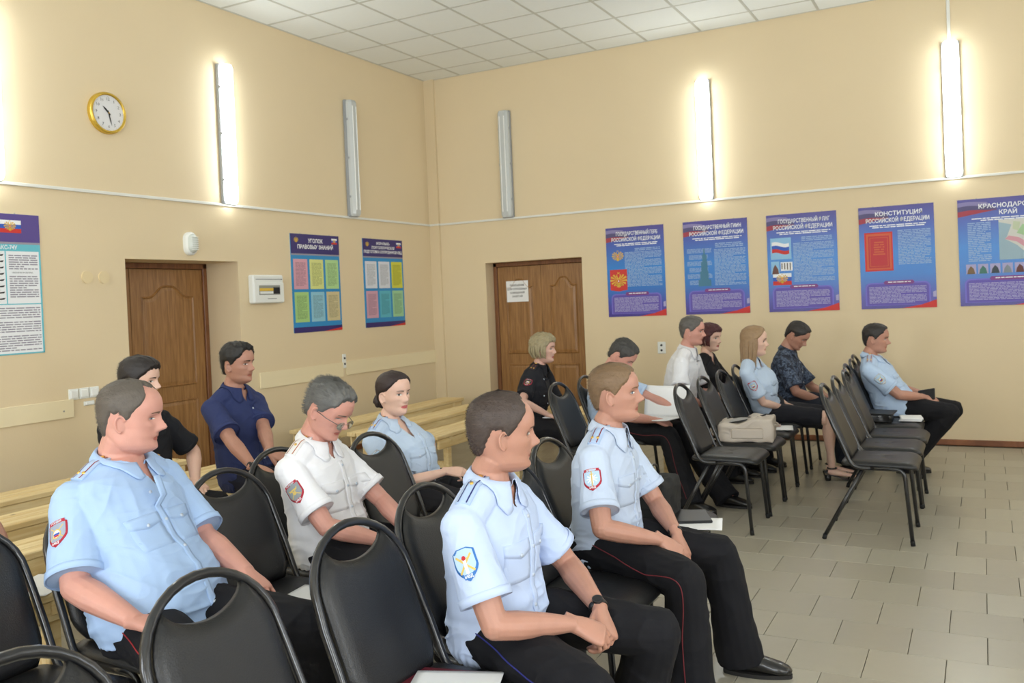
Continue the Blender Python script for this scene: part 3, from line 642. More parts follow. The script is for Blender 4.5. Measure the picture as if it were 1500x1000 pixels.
FC = [(4.47, -8.44, 'black chair showing only its top arch at the bottom left corner', 3), (4.42, -7.93, 'large empty black chair in front of the stout officer at the left', 2), (4.45, -7.40, 'large empty black chair in front of the white-shirted officer with glasses', -1), (4.37, -6.90, 'black chair holding the front officer with a blue shield patch', 0), (4.45, -6.43, 'black chair with empty seat between the two front officers', 1), (4.36, -5.90, 'black chair holding the short-haired officer in the front row', 0), (4.38, -5.36, 'black chair beyond the front officers with a handbag and papers on its seat', 0)]
for a in FC: chair(*a[:3], rz=a[3])
LC = [(3.32, -7.88, 'black chair cut by the left picture edge, its occupant out of view', 2), (3.27, -7.36, 'black chair holding the stout officer at the left', 0), (3.42, -6.89, 'empty black chair behind the stout officer at the left', -1), (3.27, -6.42, 'black chair holding the white-shirted officer with glasses', -2), (3.42, -5.93, 'empty black chair between the white-shirted officer and the woman with a bun', -1), (3.15, -5.42, 'black chair holding the woman officer with a dark bun', 0)]
for a in LC: chair(*a[:3], rz=a[3])
BC = [(3.30, -3.50, 'empty black chair in front of the woman in the dark uniform', 0), (3.30, -2.98, 'black chair holding the officer bent over a paper', 0)]
for a in BC: chair(*a[:3], rz=a[3])

# ------------------------------------------------------------------ pine benches
def bench(x1, y0, y1, label):
    t = thing('pine_bench', label, 'bench', (x1-.30, (y0+y1)/2, 0), 0, 'raw pine benches along the left wall'); L_ = (y1-y0)/2
    for k in range(3):
        MB().box((.008+k*.1, -L_, .415), (.098+k*.1, L_, .45), bev=.005).build('seat_plank', M_pine, t)
    for s in (-1, 1):
        for x in (.03, .225): MB().box((x, s*(L_-.22)-.03, 0), (x+.05, s*(L_-.22)+.03, .38), bev=.004).build('leg', M_pine, t)
        MB().box((.01, s*(L_-.22)-.022, .355), (.296, s*(L_-.22)+.022, .415), bev=.004).build('cross_piece', M_pine, t)
        MB().box((.082, s*(L_-.22)-.018, .13), (.225, s*(L_-.22)+.018, .20), bev=.004).build('leg_brace', M_pine, t)
    MB().box((.262, -L_+.04, .33), (.290, L_-.04, .414), bev=.004).build('apron_board', M_pine, t)
    MB().box((.014, -L_+.04, .33), (.030, L_-.04, .414), bev=.004).build('apron_board', M_pine, t)
    return t
for i, (x, w) in enumerate(((.72, 'first row, against the left wall'), (1.38, 'second row from the left wall'), (2.04, 'third row from the left wall'), (2.72, 'fourth row from the left wall'))):
    bench(x, -3.2, -.56, 'long pine bench between the left door and the corner, '+w)
    bench(x, -7.35, -4.62, 'long pine bench left of the left door, '+w)
bench(3.95, -2.48, -1.14, 'short pine bench under the white-shirted man and the red-haired woman')

# ------------------------------------------------------------------ people: shared tools
def fuse(mb, voxel, iters=2, fac=.5):
    "join closed pieces into one continuous surface"
    me = mb.mesh('fuse'); bm = bmesh.new(); bm.from_mesh(me); bmesh.ops.recalc_face_normals(bm, faces=bm.faces); bm.to_mesh(me); bm.free()
    o = D.objects.new('fuse', me); COL.objects.link(o)
    r = o.modifiers.new('r', 'REMESH'); r.mode = 'VOXEL'; r.voxel_size = voxel; r.adaptivity = 0
    s = o.modifiers.new('s', 'SMOOTH'); s.factor = fac; s.iterations = iters
    bpy.context.view_layer.update()
    m2 = D.meshes.new_from_object(o.evaluated_get(bpy.context.evaluated_depsgraph_get()))
    D.objects.remove(o); D.meshes.remove(me); return m2
def get_co(me):
    a = np.empty(len(me.vertices)*3); me.vertices.foreach_get('co', a); return a.reshape(-1, 3)
def get_no(me):
    a = np.empty(len(me.vertices)*3); me.vertices.foreach_get('normal', a); return a.reshape(-1, 3)
def set_co(me, a): me.vertices.foreach_set('co', a.ravel()); me.update()
_T = np.random.RandomState(3).rand(64, 64, 64)
def vnoise(P):
    i = np.floor(P).astype(int); f = P-i; f = f*f*(3-2*f); i &= 63; j = (i+1) & 63
    r = 0
    for a in (0, 1):
        for b in (0, 1):
            for c in (0, 1):
                w = (f[:, 0] if a else 1-f[:, 0])*(f[:, 1] if b else 1-f[:, 1])*(f[:, 2] if c else 1-f[:, 2])
                r = r+w*_T[(j if a else i)[:, 0], (j if b else i)[:, 1], (j if c else i)[:, 2]]
    return r
def ridged(P, scale, warp=.6):
    q = P*np.array(scale); w = np.stack([vnoise(P*6+k*9.1) for k in range(3)], 1)-.5
    n = vnoise(q+w*warp*4+31); return (1-np.abs(2*n-1))**2
def bvh_of(me): return BVHTree.FromPolygons([v.co for v in me.vertices], [p.vertices for p in me.polygons])
def basis(o, u, v, n=None):
    u = Vector(u).normalized(); n = u.cross(Vector(v)).normalized(); v = n.cross(u)
    M = Matrix((u, v, n)).transposed().to_4x4(); M.translation = Vector(o); return M
def drape(name, bvh, M, vs, fs, m, parent, off=.0015, thick=.0012, far=.12, bulge=None, mi=None):
    n = M.to_3x3() @ Vector((0, 0, 1)); out = []; hits = []
    for v in vs:
        p = M @ Vector((v[0], v[1], 0)); h = bvh.ray_cast(p+n*far, -n, far*2)
        hits.append((p, h[0]))
    good = [(h-p).dot(n) for p, h in hits if h is not None]; med = sorted(good)[len(good)//2] if good else 0
    for k, (p, h) in enumerate(hits):
        q = h if h is not None and abs((h-p).dot(n)-med) < .045 else p+n*med
        b = bulge(vs[k][0], vs[k][1]) if bulge else 0
        out.append(q+n*(off+b))
    mb = MB(); nv = len(out); mb.add(out, fs)
    if mi: mb.mi = list(mi)
    me = mb.mesh(name); o = link(name, me, m, parent, True)
    if thick:
        so = o.modifiers.new('s', 'SOLIDIFY'); so.thickness = thick+off; so.offset = -1 if True else 1
    return o
def gshape(fl, fr, v0, v1, nv=8, nu=6):
    vs = []; fs = []
    for i in range(nv+1):
        v = v0+(v1-v0)*i/nv; a, b = fl(v), fr(v)
        for j in range(nu+1): vs.append((a+(b-a)*j/nu, v))
    for i in range(nv):
        for j in range(nu): a = i*(nu+1)+j; fs.append((a, a+1, a+nu+2, a+nu+1))
    return vs, fs
def grect(x0, y0, x1, y1, nu=5, nv=5): return gshape(lambda v: x0, lambda v: x1, y0, y1, nv, nu)
def gbar(x0, y0, x1, y1, w, n=5):
    a = Vector((x0, y0)); b = Vector((x1, y1)); t = (b-a).normalized(); p = Vector((-t.y, t.x))*w/2; vs = []
    for i in range(n+1): c = a+(b-a)*i/n; vs += [tuple(c-p), tuple(c+p)]
    return vs, [(2*i, 2*i+2, 2*i+3, 2*i+1) for i in range(n)]
def gdisc(cx, cy, r, r0=0, n=14):
    vs = [(cx+r*math.cos(2*math.pi*k/n), cy+r*math.sin(2*math.pi*k/n)) for k in range(n)]
    if r0: vs += [(cx+r0*math.cos(2*math.pi*k/n), cy+r0*math.sin(2*math.pi*k/n)) for k in range(n)]; return vs, [(k, (k+1) % n, n+(k+1) % n, n+k) for k in range(n)]
    return vs+[(cx, cy)], [(k, (k+1) % n, n) for k in range(n)]
def shield(w, h, s=1):
    def f(v):
        t = v/(h*s)
        return w*s*(1 if t > -.05 else max(.04, 1-((-.05-t)/.45)**1.9))*(1 if t < .38 else 1-((t-.38)/.12)**2*.55)
    return gshape(lambda v: -f(v), lambda v: f(v), -h*s*.5, h*s*.5, 10, 6)

# ---- head surface
ZK = np.array([-.120, -.112, -.100, -.085, -.070, -.055, -.040, -.022, -.005, .012, .028, .045, .065, .085, .100, .112, .120])
FK = np.array([.040, .064, .078, .080, .076, .082, .081, .082, .081, .086, .093, .094, .090, .078, .060, .036, -.01])
BK = np.array([.030, .005, -.020, -.050, -.070, -.082, -.090, -.096, -.101, -.104, -.106, -.106, -.102, -.092, -.076, -.052, -.01])
WK = np.array([.010, .030, .044, .054, .060, .064, .068, .071, .073, .075, .077, .077, .074, .066, .054, .034, .0])
def head_xy(az, z, fem=0, fat=0, nose=1., jaw=1.):
    az, z = np.asarray(az, float), np.asarray(z, float)
    F = np.interp(z, ZK, FK); B = np.interp(z, ZK, BK); w = np.interp(z, ZK, WK)
    low = np.clip((-.03-z)/.07, 0, 1); w = w*(1+low*((jaw-1)+fat*.22-fem*.10))+0; F = F-fem*.002*low
    w = w+fat*.004
    c, s = np.cos(az), np.sin(az); pc = np.where(c > 0, 2/2.35, 1.0); xm = -.012
    x = xm+np.sign(c)*np.abs(c)**pc*np.where(c > 0, F-xm, xm-B); y = w*np.sign(s)*np.abs(s)**(2/2.15)
    g = lambda v, m, sd: np.exp(-((v-m)/sd)**2)
    fr = np.clip(c*2.5, 0, 1); ay = np.abs(y)
    n = np.interp(z, [-.052, -.046, -.040, -.034, -.028, -.018, -.006, .006, .020], [0, .004, .017, .027, .028, .021, .014, .008, 0])*nose
    nw = np.interp(z, [-.045, -.034, -.01, .01], [.0135, .0125, .0085, .008])
    x = x+fr*(n*g(y, 0, nw)+.007*nose*g(ay, .0135, .006)*g(z, -.037, .008))
    x = x-fr*.0125*g(ay, .030, .015)*g(z, .001, .0115)+fr*.0045*g(ay, .028, .022)*g(z, .0205, .007)*(1-.6*fem)
    x = x+fr*(.0045*g(y, 0, .019)*g(z, -.0605, .0045)+.005*g(y, 0, .016)*g(z, -.0715, .005)-.0035*g(y, 0, .022)*g(z, -.0655, .0025)-.004*g(y, 0, .02)*g(z, -.080, .005)+.0055*g(y, 0, .018)*g(z, -.099, .012))
    x = x-fr*.0035*(1-fat*.8)*g(ay, .046, .014)*g(z, -.055, .018)+fr*.0035*g(ay, .044, .015)*g(z, -.022, .012); y = y-np.sign(y)*.003*(1-fat)*g(z, -.058, .02)*g(x, .03, .03)+np.sign(y)*.002*g(z, -.085, .014)*g(x, -.01, .025); y = y+np.sign(y)*.0025*g(z, -.015, .02)*g(x, .045, .03)
    return x, y
def head_grid(nz, na, fn, **kw):
    t = np.linspace(0, 1, nz); z = -.12+.24*(.5-.5*np.cos(np.pi*np.clip(t*.97+.015, 0, 1))); z = np.clip(z, -.1199, .1199)
    az = np.linspace(-np.pi, np.pi, na, endpoint=False); A, Z = np.meshgrid(az, z); X, Y = head_xy(A, Z, **kw)
    return A, Z, X, Y
def add_head(mb, M, sc, **kw):
    A, Z, X, Y = head_grid(56, 72, None, **kw)
    n = A.shape[1]; vs = [M @ (Vector((X[i, j], Y[i, j], Z[i, j]))*sc) for i in range(A.shape[0]) for j in range(n)]
    fs = [(i*n+j, i*n+(j+1) % n, (i+1)*n+(j+1) % n, (i+1)*n+j) for i in range(A.shape[0]-1) for j in range(n)]
    fs.append(tuple(range(n-1, -1, -1))); k = (A.shape[0]-1)*n; fs.append(tuple(range(k, k+n)))
    mb.add(vs, fs)
    for s in (-1, 1):                                            # ears
        q = Matrix.Rotation(rad(-24*s), 3, 'Z') @ Matrix.Rotation(rad(-8), 3, 'Y')
        wy = .0735+.004*kw.get('fat', 0); c = Vector((-.014, s*(wy+.002), -.016))
        R3 = M.to_3x3()*sc
        mb.ball(M @ (c*sc), (.0155*sc, .0046*sc, .027*sc), 12, M=(M.to_3x3() @ q))
        pts = []
        for k in range(11):
            a = rad(60-300*k/10*.9); rr = 1
            p = Vector((-.0165*math.cos(a)*1.0 if False else .0165*math.cos(a+math.pi*.0), s*.0055, .030*math.sin(a)))
            pts.append(p)
        pts = [Vector((.0165*math.cos(a), s*.0065, .029*math.sin(a)*(1 if math.sin(a) > 0 else .85))) for a in [rad(20+250*k/10) for k in range(11)]]
        mb.tube([M @ ((c+q @ p)*sc) for p in pts], .0042*sc, 6)

def hair_cap(M, sc, hl, T, side=.5, back=.8, res=(64, 96), noise=.25, part=0, seed=1, kw={}, low=-.02, top_lift=0, strands=0, slen=.012, flow=0):
    "scalp shell; hl = list of (azimuth deg, hairline z)"
    A, Z, X, Y = head_grid(res[0], res[1], None, **kw); az = np.degrees(np.abs(A))
    zb = np.interp(az, [h[0] for h in hl], [h[1] for h in hl])
    P = np.stack([X, Y, Z], -1).reshape(-1, 3); rn = np.random.RandomState(seed)
    jit = (vnoise(P*90+seed*7)-.5)*.010+(vnoise(P*300+seed)-.5)*.005
    g = (Z-zb).ravel()+jit
    topw = np.clip((Z.ravel()-.02)/.07, 0, 1); backw = np.clip((az.ravel()-70)/60, 0, 1)
    th = T*(side+(1-side)*topw+(back-side)*backw*(1-topw))
    m = np.clip(g/.014, 0, 1); m = m*m*(3-2*m)
    th = th*(1+noise*(vnoise(P*np.array([45, 130, 45])+seed*3)-.5)*2+noise*(vnoise(P*np.array([150, 320, 150])+seed)-.5))
    t = -.003+(th+.003)*m
    C = np.array([-.012, 0, .005]); N = P-C; N[:, 2] *= .9; N /= np.linalg.norm(N, axis=1)[:, None]
    Q = P+N*t[:, None]; Q[:, 2] += top_lift*topw*m
    nz, na = A.shape; keep = t > -.0025
    mb = MB(); vs = [M @ (Vector(q)*sc) for q in Q]; fs = []
    for i in range(nz-1):
        for j in range(na):
            f = (i*na+j, i*na+(j+1) % na, (i+1)*na+(j+1) % na, (i+1)*na+j)
            if keep[list(f)].any(): fs.append(f)
    fs.append(tuple(range((nz-1)*na, nz*na)))
    used_ = sorted({i for f in fs for i in f}); idx = {a: b for b, a in enumerate(used_)}
    mb.add([vs[i] for i in used_], [tuple(idx[i] for i in f) for f in fs])
    if strands:
        ok = np.where(m > .5)[0]
        for k in rn.choice(ok, strands):
            p = Q[k]-N[k]*.001; n_ = N[k]
            d = np.array([-.9+flow, (rn.rand()-.5)*.7, -.3 if p[2] < .06 else .0])+n_*(.30 if p[2] > .03 else .06)+(rn.rand(3)-.5)*.45; d /= np.linalg.norm(d)
            s_ = np.cross(d, n_); s_ /= (np.linalg.norm(s_)+1e-9); L_ = slen*(.5+rn.rand())
            mid = p+d*L_*.55; e = p+d*L_-n_*L_*.25
            mb.add([M @ (Vector(v)*sc) for v in (p-s_*.0006, p+s_*.0006, mid+s_*.0004, mid-s_*.0004, e)], [(0, 1, 2, 3), (3, 2, 4)])
    return mb
# ---- hand: origin at the wrist, x along the hand, z out of the back of the hand, y to the thumb (for side=+1 thumb at +y)
def add_hand(mb, wrist, d, n, thumb_y, curl=.35, spread=.5, sc=1., thumb=.5, sweep=0):
    d = Vector(d).normalized(); n = Vector(n); n = (n-d*n.dot(d)).normalized(); y = n.cross(d)*(1 if thumb_y > 0 else -1)
    W_ = lambda x, yy, z: wrist+d*(x*sc)+y*(yy*sc)+n*(z*sc)
    cs = [(-.03, 0, .027, .020), (0, 0, .027, .0185), (.022, .002, .033, .0175), (.05, .002, .040, .0165), (.075, .0, .0415, .0145), (.092, -.001, .039, .0115), (.097, -.001, .032, .008)]
    mb.tube([W_(x, yy, 0) for x, yy, a, b in cs], [(a*sc, b*sc) for x, yy, a, b in cs], 12, up=n, power=2.5)
    for k, (yy, x0, L_, r) in enumerate(((.030, .088, .076, .0088), (.0105, .092, .084, .0090), (-.0095, .089, .078, .0086), (-.029, .081, .061, .0076))):
        a = 0; p = W_(x0-.012, yy, .001); sa = (yy*spread*6+sweep); dirx = (d*math.cos(sa)+y*math.sin(sa)).normalized(); pts = [p]; rr = [r*1.08*sc]
        cc = curl*(1+.12*k)
        for s_, (seg, bend) in enumerate(((.012, .25), (.42*L_, .75), (.33*L_, 1.1), (.25*L_, .7))):
            a += bend*cc; dd = dirx*math.cos(a)-n*math.sin(a); p = p+dd*(seg*sc); pts.append(p); rr.append(r*(1.05, 1.0, .93, .80)[s_]*sc)
        pts.append(p+dd*(.004*sc)); rr.append(r*.45*sc)
        mb.tube(pts, rr, 8)
    ta = .75-.35*thumb; td = (d*math.cos(ta)+y*math.sin(ta)-n*(.25+.35*thumb)).normalized(); p = W_(.018, .020, -.004); pts = [p]; rr = [.015*sc]
    for s_, (seg, bend) in enumerate(((.042, .0), (.032, .35), (.026, .3))):
        td = (td*math.cos(bend*thumb)+(d*.8-y*.5)*math.sin(bend*thumb)).normalized(); p = p+td*(seg*sc); pts.append(p); rr.append((.0125, .0105, .0085)[s_]*sc)
    pts.append(p+td*.004*sc); rr.append(.004*sc); mb.tube(pts, rr, 8)
def ik(a, b, l1, l2, pole):
    v = b-a; L_ = min(v.length, (l1+l2)*.998); u = v.normalized(); c = (l1*l1-l2*l2+L_*L_)/(2*L_); h = math.sqrt(max(1e-8, l1*l1-c*c))
    p = Vector(pole); p = (p-u*p.dot(u)).normalized(); return a+u*c+p*h, a+u*L_
M_skin = {}
def skin(key, c):
    if key not in M_skin:
        m = mat('skin '+key, srgb(*c), .48, bump=.0004, bscale=260, vary=.10, vscale=22, sss=.12); M_skin[key] = m
    return M_skin[key]
SK = {'ruddy': (208, 152, 136), 'fair': (216, 172, 154), 'tan': (184, 135, 115), 'pale': (222, 182, 162)}
M_lip = {k: mat('lips '+k, srgb(int(v[0]*.88), int(v[1]*.66), int(v[2]*.66)), .4) for k, v in SK.items()}
M_eyew = mat('eye white', srgb(226, 222, 216), .25); M_iris = mat('dark iris', srgb(60, 52, 46), .2); M_iris2 = mat('grey blue iris', srgb(86, 104, 120), .2); M_lash = mat('lash line', srgb(46, 34, 28), .6)
M_fab = {}
def fabric(name, c, **k): return mat(name, srgb(*c), k.pop('rough', .82), bump=k.pop('bump', .0005), bscale=k.pop('bscale', 420), vary=k.pop('vary', .04), vscale=k.pop('vscale', 9), spec=.3, **k)
def hairmat(name, c, v=.35): return mat(name, srgb(*c), .55, bump=.0015, bscale=160, vary=v, vscale=70, stretch=(.35, 1.6, .8))
MT = fabric('black uniform trouser cloth', (17, 17, 22)); M_shoe = mat('black polished leather', srgb(20, 19, 19), .3, coat=.2, bump=.0005, bscale=60)
M_sole = mat('dark rubber sole', srgb(28, 26, 25), .7)
M_camo = None
HL_SHORT = [(0, .078), (20, .082), (38, .070), (52, .044), (66, .030), (80, -.004), (88, -.012), (94, .020), (112, .016), (124, -.020), (145, -.060), (180, -.070)]
HL_REC = [(0, .096), (14, .098), (30, .108), (44, .088), (56, .052), (68, .030), (80, -.002), (88, -.010), (94, .018), (112, .014), (124, -.022), (145, -.062), (180, -.074)]
HL_FEM = [(0, .080), (25, .078), (45, .062), (60, .040), (78, .016), (92, .010), (104, .006), (118, -.020), (135, -.055), (180, -.078)]

def shoe(parent, ankle, d, m=None, laces=True, L_=.27):
    d = Vector((d.x, d.y, 0)).normalized(); y = Vector((-d.y, d.x, 0)); A = Vector((ankle.x, ankle.y, 0))
    P = lambda x, z: A+d*x+Vector((0, 0, z))
    s = L_/.27
    st = [(-.062, .046, .018, .034), (-.058, .050, .028, .046), (-.03, .058, .033, .058), (.02, .056, .037, .058), (.07, .048, .041, .046), (.12, .040, .045, .036), (.16, .034, .044, .030), (.19, .028, .034, .022), (.204, .022, .016, .012)]
    mb = MB().tube([P(x*s, max(z, .02)) for x, z, a, b in st], [(a, b*.8) for x, z, a, b in st], 14, up=(0, 0, 1), power=2.4)
    mb.tube([P(-.02, .05), P(-.022, .10)], [.042, .038], 12)
    me = fuse(mb, .006, 2); c = get_co(me); c[:, 2] = np.maximum(c[:, 2], .010); set_co(me, c)
    o = link('shoe', me, m or M_shoe, parent, True)
    so = []
    for k in range(28):
        a = 2*math.pi*k/28; x = .071+.136*math.cos(a); w = .040+.006*math.sin((x+.065)/.27*5-1)
        so.append(A+d*(x*s)+y*(w*math.copysign(abs(math.sin(a))**.7, math.sin(a))))
    mb = MB(); n = 28; mb.add([p+Vector((0, 0, .0005)) for p in so]+[p+Vector((0, 0, .016)) for p in so], [tuple(range(n-1, -1, -1)), tuple(range(n, 2*n))]+[(i, (i+1) % n, n+(i+1) % n, n+i) for i in range(n)])
    mb.build('sole', M_sole, o)
    if laces:
        for k in range(4): x = .045+.022*k; z = .099-.016*k; MB().tube([P(x, z-.004)+y*.022, P(x, z+.003), P(x, z-.004)-y*.022], .002, 5).build('lace', M_rubber, o)
        for q in (-1, 1): MB().tube([P(.045, .102), P(.06, .118)+y*.02*q, P(.080, .098)+y*.035*q], .0018, 5).build('lace', M_rubber, o)
    return o

def patch_art(kind, bvh, M, sh, s=1.):
    w, h = .036*s, .092*s
    dr = lambda nm, sf, m, off, th=0: drape(nm, bvh, M, sf[0], sf[1], m, sh, off, th)
    bor = {'red': 'crimson embroidery', 'blue': 'blue embroidery', 'dark': 'silver embroidery'}[kind[0]]
    MBd = mat(bor, {'crimson embroidery': srgb(176, 40, 58), 'blue embroidery': srgb(58, 118, 190), 'silver embroidery': srgb(170, 170, 176)}[bor], .75)
    fill = mat('patch cloth '+kind[1], {'grey': srgb(150, 160, 176), 'pale': srgb(176, 204, 228), 'navy': srgb(40, 44, 60), 'steel': srgb(140, 148, 152)}[kind[1]], .8)
    thr = mat('gold thread', srgb(214, 184, 96), .6); wt = mat('white thread', srgb(232, 234, 238), .7); rd = mat('red thread', srgb(190, 40, 44), .7); bl = mat('blue thread', srgb(48, 84, 170), .7)
    dr('sleeve_patch', shield(w, h), MBd, .0022, .002)
    fv, ff = shield(w, h, .86); dr('patch_field', ([(v[0], v[1]+.0035*s) for v in fv], ff), fill, .0030)
    if kind[2] == 'disc':
        for q in (1, -1): dr('emblem', gbar(-.024*s*q, -.016*s, .024*s*q, .026*s, .003*s), thr, .0034)
        dr('emblem', gdisc(0, 0, .0165*s), thr, .0037); dr('emblem', gdisc(0, 0, .0125*s), wt, .0041)
        dr('emblem', gbar(-.0115*s, -.001*s, .0115*s, -.001*s, .007*s), bl, .0045); dr('emblem', gbar(-.009*s, -.0075*s, .009*s, -.0075*s, .006*s), rd, .0045)
    elif kind[2] == 'torch':
        for q in (1, -1): dr('emblem', gbar(-.023*s*q, -.022*s, .024*s*q, .026*s, .0062*s), thr, .0034)
        dr('emblem', gbar(0, -.028*s, 0, .012*s, .010*s), wt, .0038); dr('emblem', gdisc(0, .018*s, .0065*s), rd, .0042); dr('emblem', gbar(-.018*s, .016*s, .018*s, .016*s, .003*s), thr, .0039)
    elif kind[2] == 'sword':
        for a in range(0, 180, 36): dr('emblem', gbar(-.022*s*math.cos(rad(a)), -.022*s*math.sin(rad(a))+.004, .022*s*math.cos(rad(a)), .022*s*math.sin(rad(a))+.004, .005*s), wt, .0033)
        dr('emblem', gbar(0, -.028*s, 0, .034*s, .0045*s), thr, .0038); dr('emblem', gbar(-.009*s, .022*s, .009*s, .022*s, .003*s), thr, .0038)
    else:
        for q in (1, -1): dr('emblem', gbar(-.022*s*q, -.016*s, .020*s*q, .020*s, .0035*s), thr, .0034)
        dr('emblem', gbar(-.018*s, .014*s, .018*s, .014*s, .006*s), thr, .0038); dr('emblem', gdisc(0, .0, .008*s), thr, .0038)
    vs, fs = text_mesh('МВД', .0115*s, bold=.03); lv, lf = gshape(lambda v: -.017*s-(v+.0335*s)*.5, lambda v: .017*s+(v+.0335*s)*.5, -.0405*s, -.0265*s, 2, 5); dr('patch_band', (lv, lf), MBd, .0040); dr('lettering', ([(v[0], v[1]-.0335*s) for v in vs], fs), wt, .0046)
    if kind[0] != 'blue':
        dr('patch_band', grect(-.030*s, .034*s, .030*s, .046*s, 6, 2), MBd, .0030); vs, fs = text_mesh('РОССИЯ', .0095*s, bold=.01); dr('lettering', ([(v[0], v[1]+.040*s) for v in vs], fs), wt, .0040)

def person(label, hip, yaw, head, hy, hp=0, hr=0, S=1., fem=0, sk='fair', fat=0, belly=0, sw=None, kw={}, near=0, shirt='uniform', sc_=('light blue shirt cloth', (182, 203, 230)),
           hands=None, elbow=None, feet=None, knees=None, legs='trousers', lm=None, piping=None, hair=None, patch=None, board_=None, eyes='open', iris=None, lean=0, seat=.465, sleeve=.75, shoes=True, Tsh=0, brow=None, jaw=1., nose=1., hs=1., vneck=1, hand_kw=None, twist=0, patchL=None, neck=0):
    root = thing('person', label, 'person', (hip[0], hip[1], 0), rad(yaw)); MW = Matrix.Translation((hip[0], hip[1], 0)) @ Matrix.Rotation(rad(yaw), 4, 'Z'); MI = MW.inverted()
    vox = (.0062, .0038, .0033)[near]; loc = lambda p: MI @ Vector(p)
    hc = loc(head); HR = Matrix.Rotation(rad(hy-yaw), 4, 'Z') @ Matrix.Rotation(rad(hp), 4, 'Y') @ Matrix.Rotation(rad(hr), 4, 'X')
    MH = Matrix.Translation(hc) @ HR; HH = Matrix.Rotation(rad((hy-yaw)*.35), 4, 'Z') @ Matrix.Rotation(rad(hp*.55), 4, 'Y')
    N = hc+(HH.to_3x3() @ Vector((-.044, 0, -.147-neck)))*S
    H0 = Vector((0, 0, seat+.012)); hz = seat+.075*S
    kw = dict(fem=fem, fat=fat, nose=nose*(1.0 if fem else 1.22), jaw=jaw)
    mid = (H0+N)/2+Vector((-.035+lean, 0, .0)); spine = []; T = Matrix.Rotation(rad(twist), 3, 'Z')
    tab = [(.00, .165, .118, .000), (.05, .178, .130, .006), (.14, .184, .138, .016), (.28, .172, .128, .014), (.45, .172, .122, .014), (.62, .186, .124, .012), (.76, .192, .116, .004), (.86, .172, .096, -.002), (.93, .118, .080, .0), (1.0, .070, .070, .004)]
    if fem: tab = [(.00, .165, .120, .000), (.06, .160, .112, .004), (.2, .140, .102, .008), (.35, .138, .100, .008), (.50, .152, .120, .024), (.64, .160, .126, .026), (.76, .162, .100, .006), (.86, .142, .084, -.002), (.93, .10, .070, .0), (1.0, .060, .060, .004)]
    def sp(t): return H0*(1-t)**2+mid*2*t*(1-t)+N*t*t
    sw = sw or (.150 if fem else .172)
    def torso(mb, d, t0=0, t1=1.01):
        pts, rr, up = [], [], []
        for t, a, b, o in tab:
            if not t0 <= t <= t1: continue
            g = math.exp(-((t-.24)/.22)**2)*belly; q = Matrix.Rotation(rad(twist*t), 3, 'Z'); f = q @ Vector((1, 0, 0))
            dd = d if t < .8 or d < 0 else d*.35
            a2 = (a*(sw/.172 if not fem else sw/.150)+g*.5-dd)*S; b2 = (b+g*.7-dd)*S
            pts.append(sp(t)+f*((o+g*.55)*S)); rr.append((a2, b2)); up.append(f)
        mb.tube(pts, rr, 28, up=up, power=2.25)
    SH = [N+(Matrix.Rotation(rad(twist), 3, 'Z') @ Vector((-.006, s*sw, -.098)))*S for s in (-1, 1)]
    if hands is None: hands = [Vector((.27, -.10, .625)), Vector((.27, .10, .625))]
    else: hands = [h if isinstance(h, Vector) and h.length < 0 else loc(h) for h in hands]
    if elbow is None: elbow = [(-.25, -1, -.35), (-.25, 1, -.35)]
    EL, WR = [], []
    for k in range(2):
        e, w = ik(SH[k], hands[k], .278*S, .25*S, elbow[k]); EL.append(e); WR.append(w)
    r_ = (.82 if fem else 1)*S*(1+fat*.12)
    B = MB(); add_head(B, MH, hs, **kw)
    nr = (.045 if fem else .0535+.012*fat)*hs
    B.tube([MH @ Vector((-.022, 0, -.02)), MH @ Vector((-.028, 0, -.075)), N+Vector((-.002, 0, .045)), N+Vector((0, 0, -.03))], [nr*.95, nr, nr*1.04, nr*1.18], 18)
    if fat > .5: B.ball(MH @ Vector((.022, 0, -.098)), (.050, .050, .034), 14, M=MH.to_3x3())
    torso(B, .013)
    for k, s in enumerate((-1, 1)):
        B.tube([N+Vector((0, 0, -.01)), N*.5+SH[k]*.5+Vector((0, 0, .012)), SH[k]], [.050*S, .048*S, .045*S], 12)
        a, e, w = SH[k], EL[k], WR[k]
        B.tube([a+(a-e)*.05, a, a*.6+e*.4, a*.15+e*.85, e], [.035*r_, .050*r_, .047*r_, .041*r_, .038*r_], 14); B.ball(a, .050*r_, 12); B.ball(e, .0385*r_, 12)
        ax = (w-e).normalized(); B.tube([e, e*.72+w*.28, e*.35+w*.65, w], [.039*r_, (.043*r_, .040*r_), .033*r_, (.026*r_, .021*r_)], 14, up=(0, 0, 1))
        hk = (hand_kw or [{}, {}])[k]; dd = MI.to_3x3() @ Vector(hk.get('d', (.9, -.25*s, -.3))); nn = MI.to_3x3() @ Vector(hk.get('n', (.25, 0, 1)))
        add_hand(B, w, dd, nn, -s if True else s, curl=hk.get('curl', .45), spread=hk.get('spread', .5), sc=(.88 if fem else 1.0)*S, thumb=hk.get('thumb', .5), sweep=hk.get('sweep', 0)) if True else None
    # legs
    if knees is None: knees = [Vector((.43, -.11, .505)), Vector((.43, .11, .505))]
    else: knees = [loc(p) for p in knees]
    if feet is None: feet = [Vector((.47, -.12, .09)), Vector((.47, .12, .09))]
    else: feet = [loc(p) for p in feet]
    HJ = [Vector((.02, -.088*S, hz)), Vector((.02, .088*S, hz))]
    bare = legs == 'skirt'
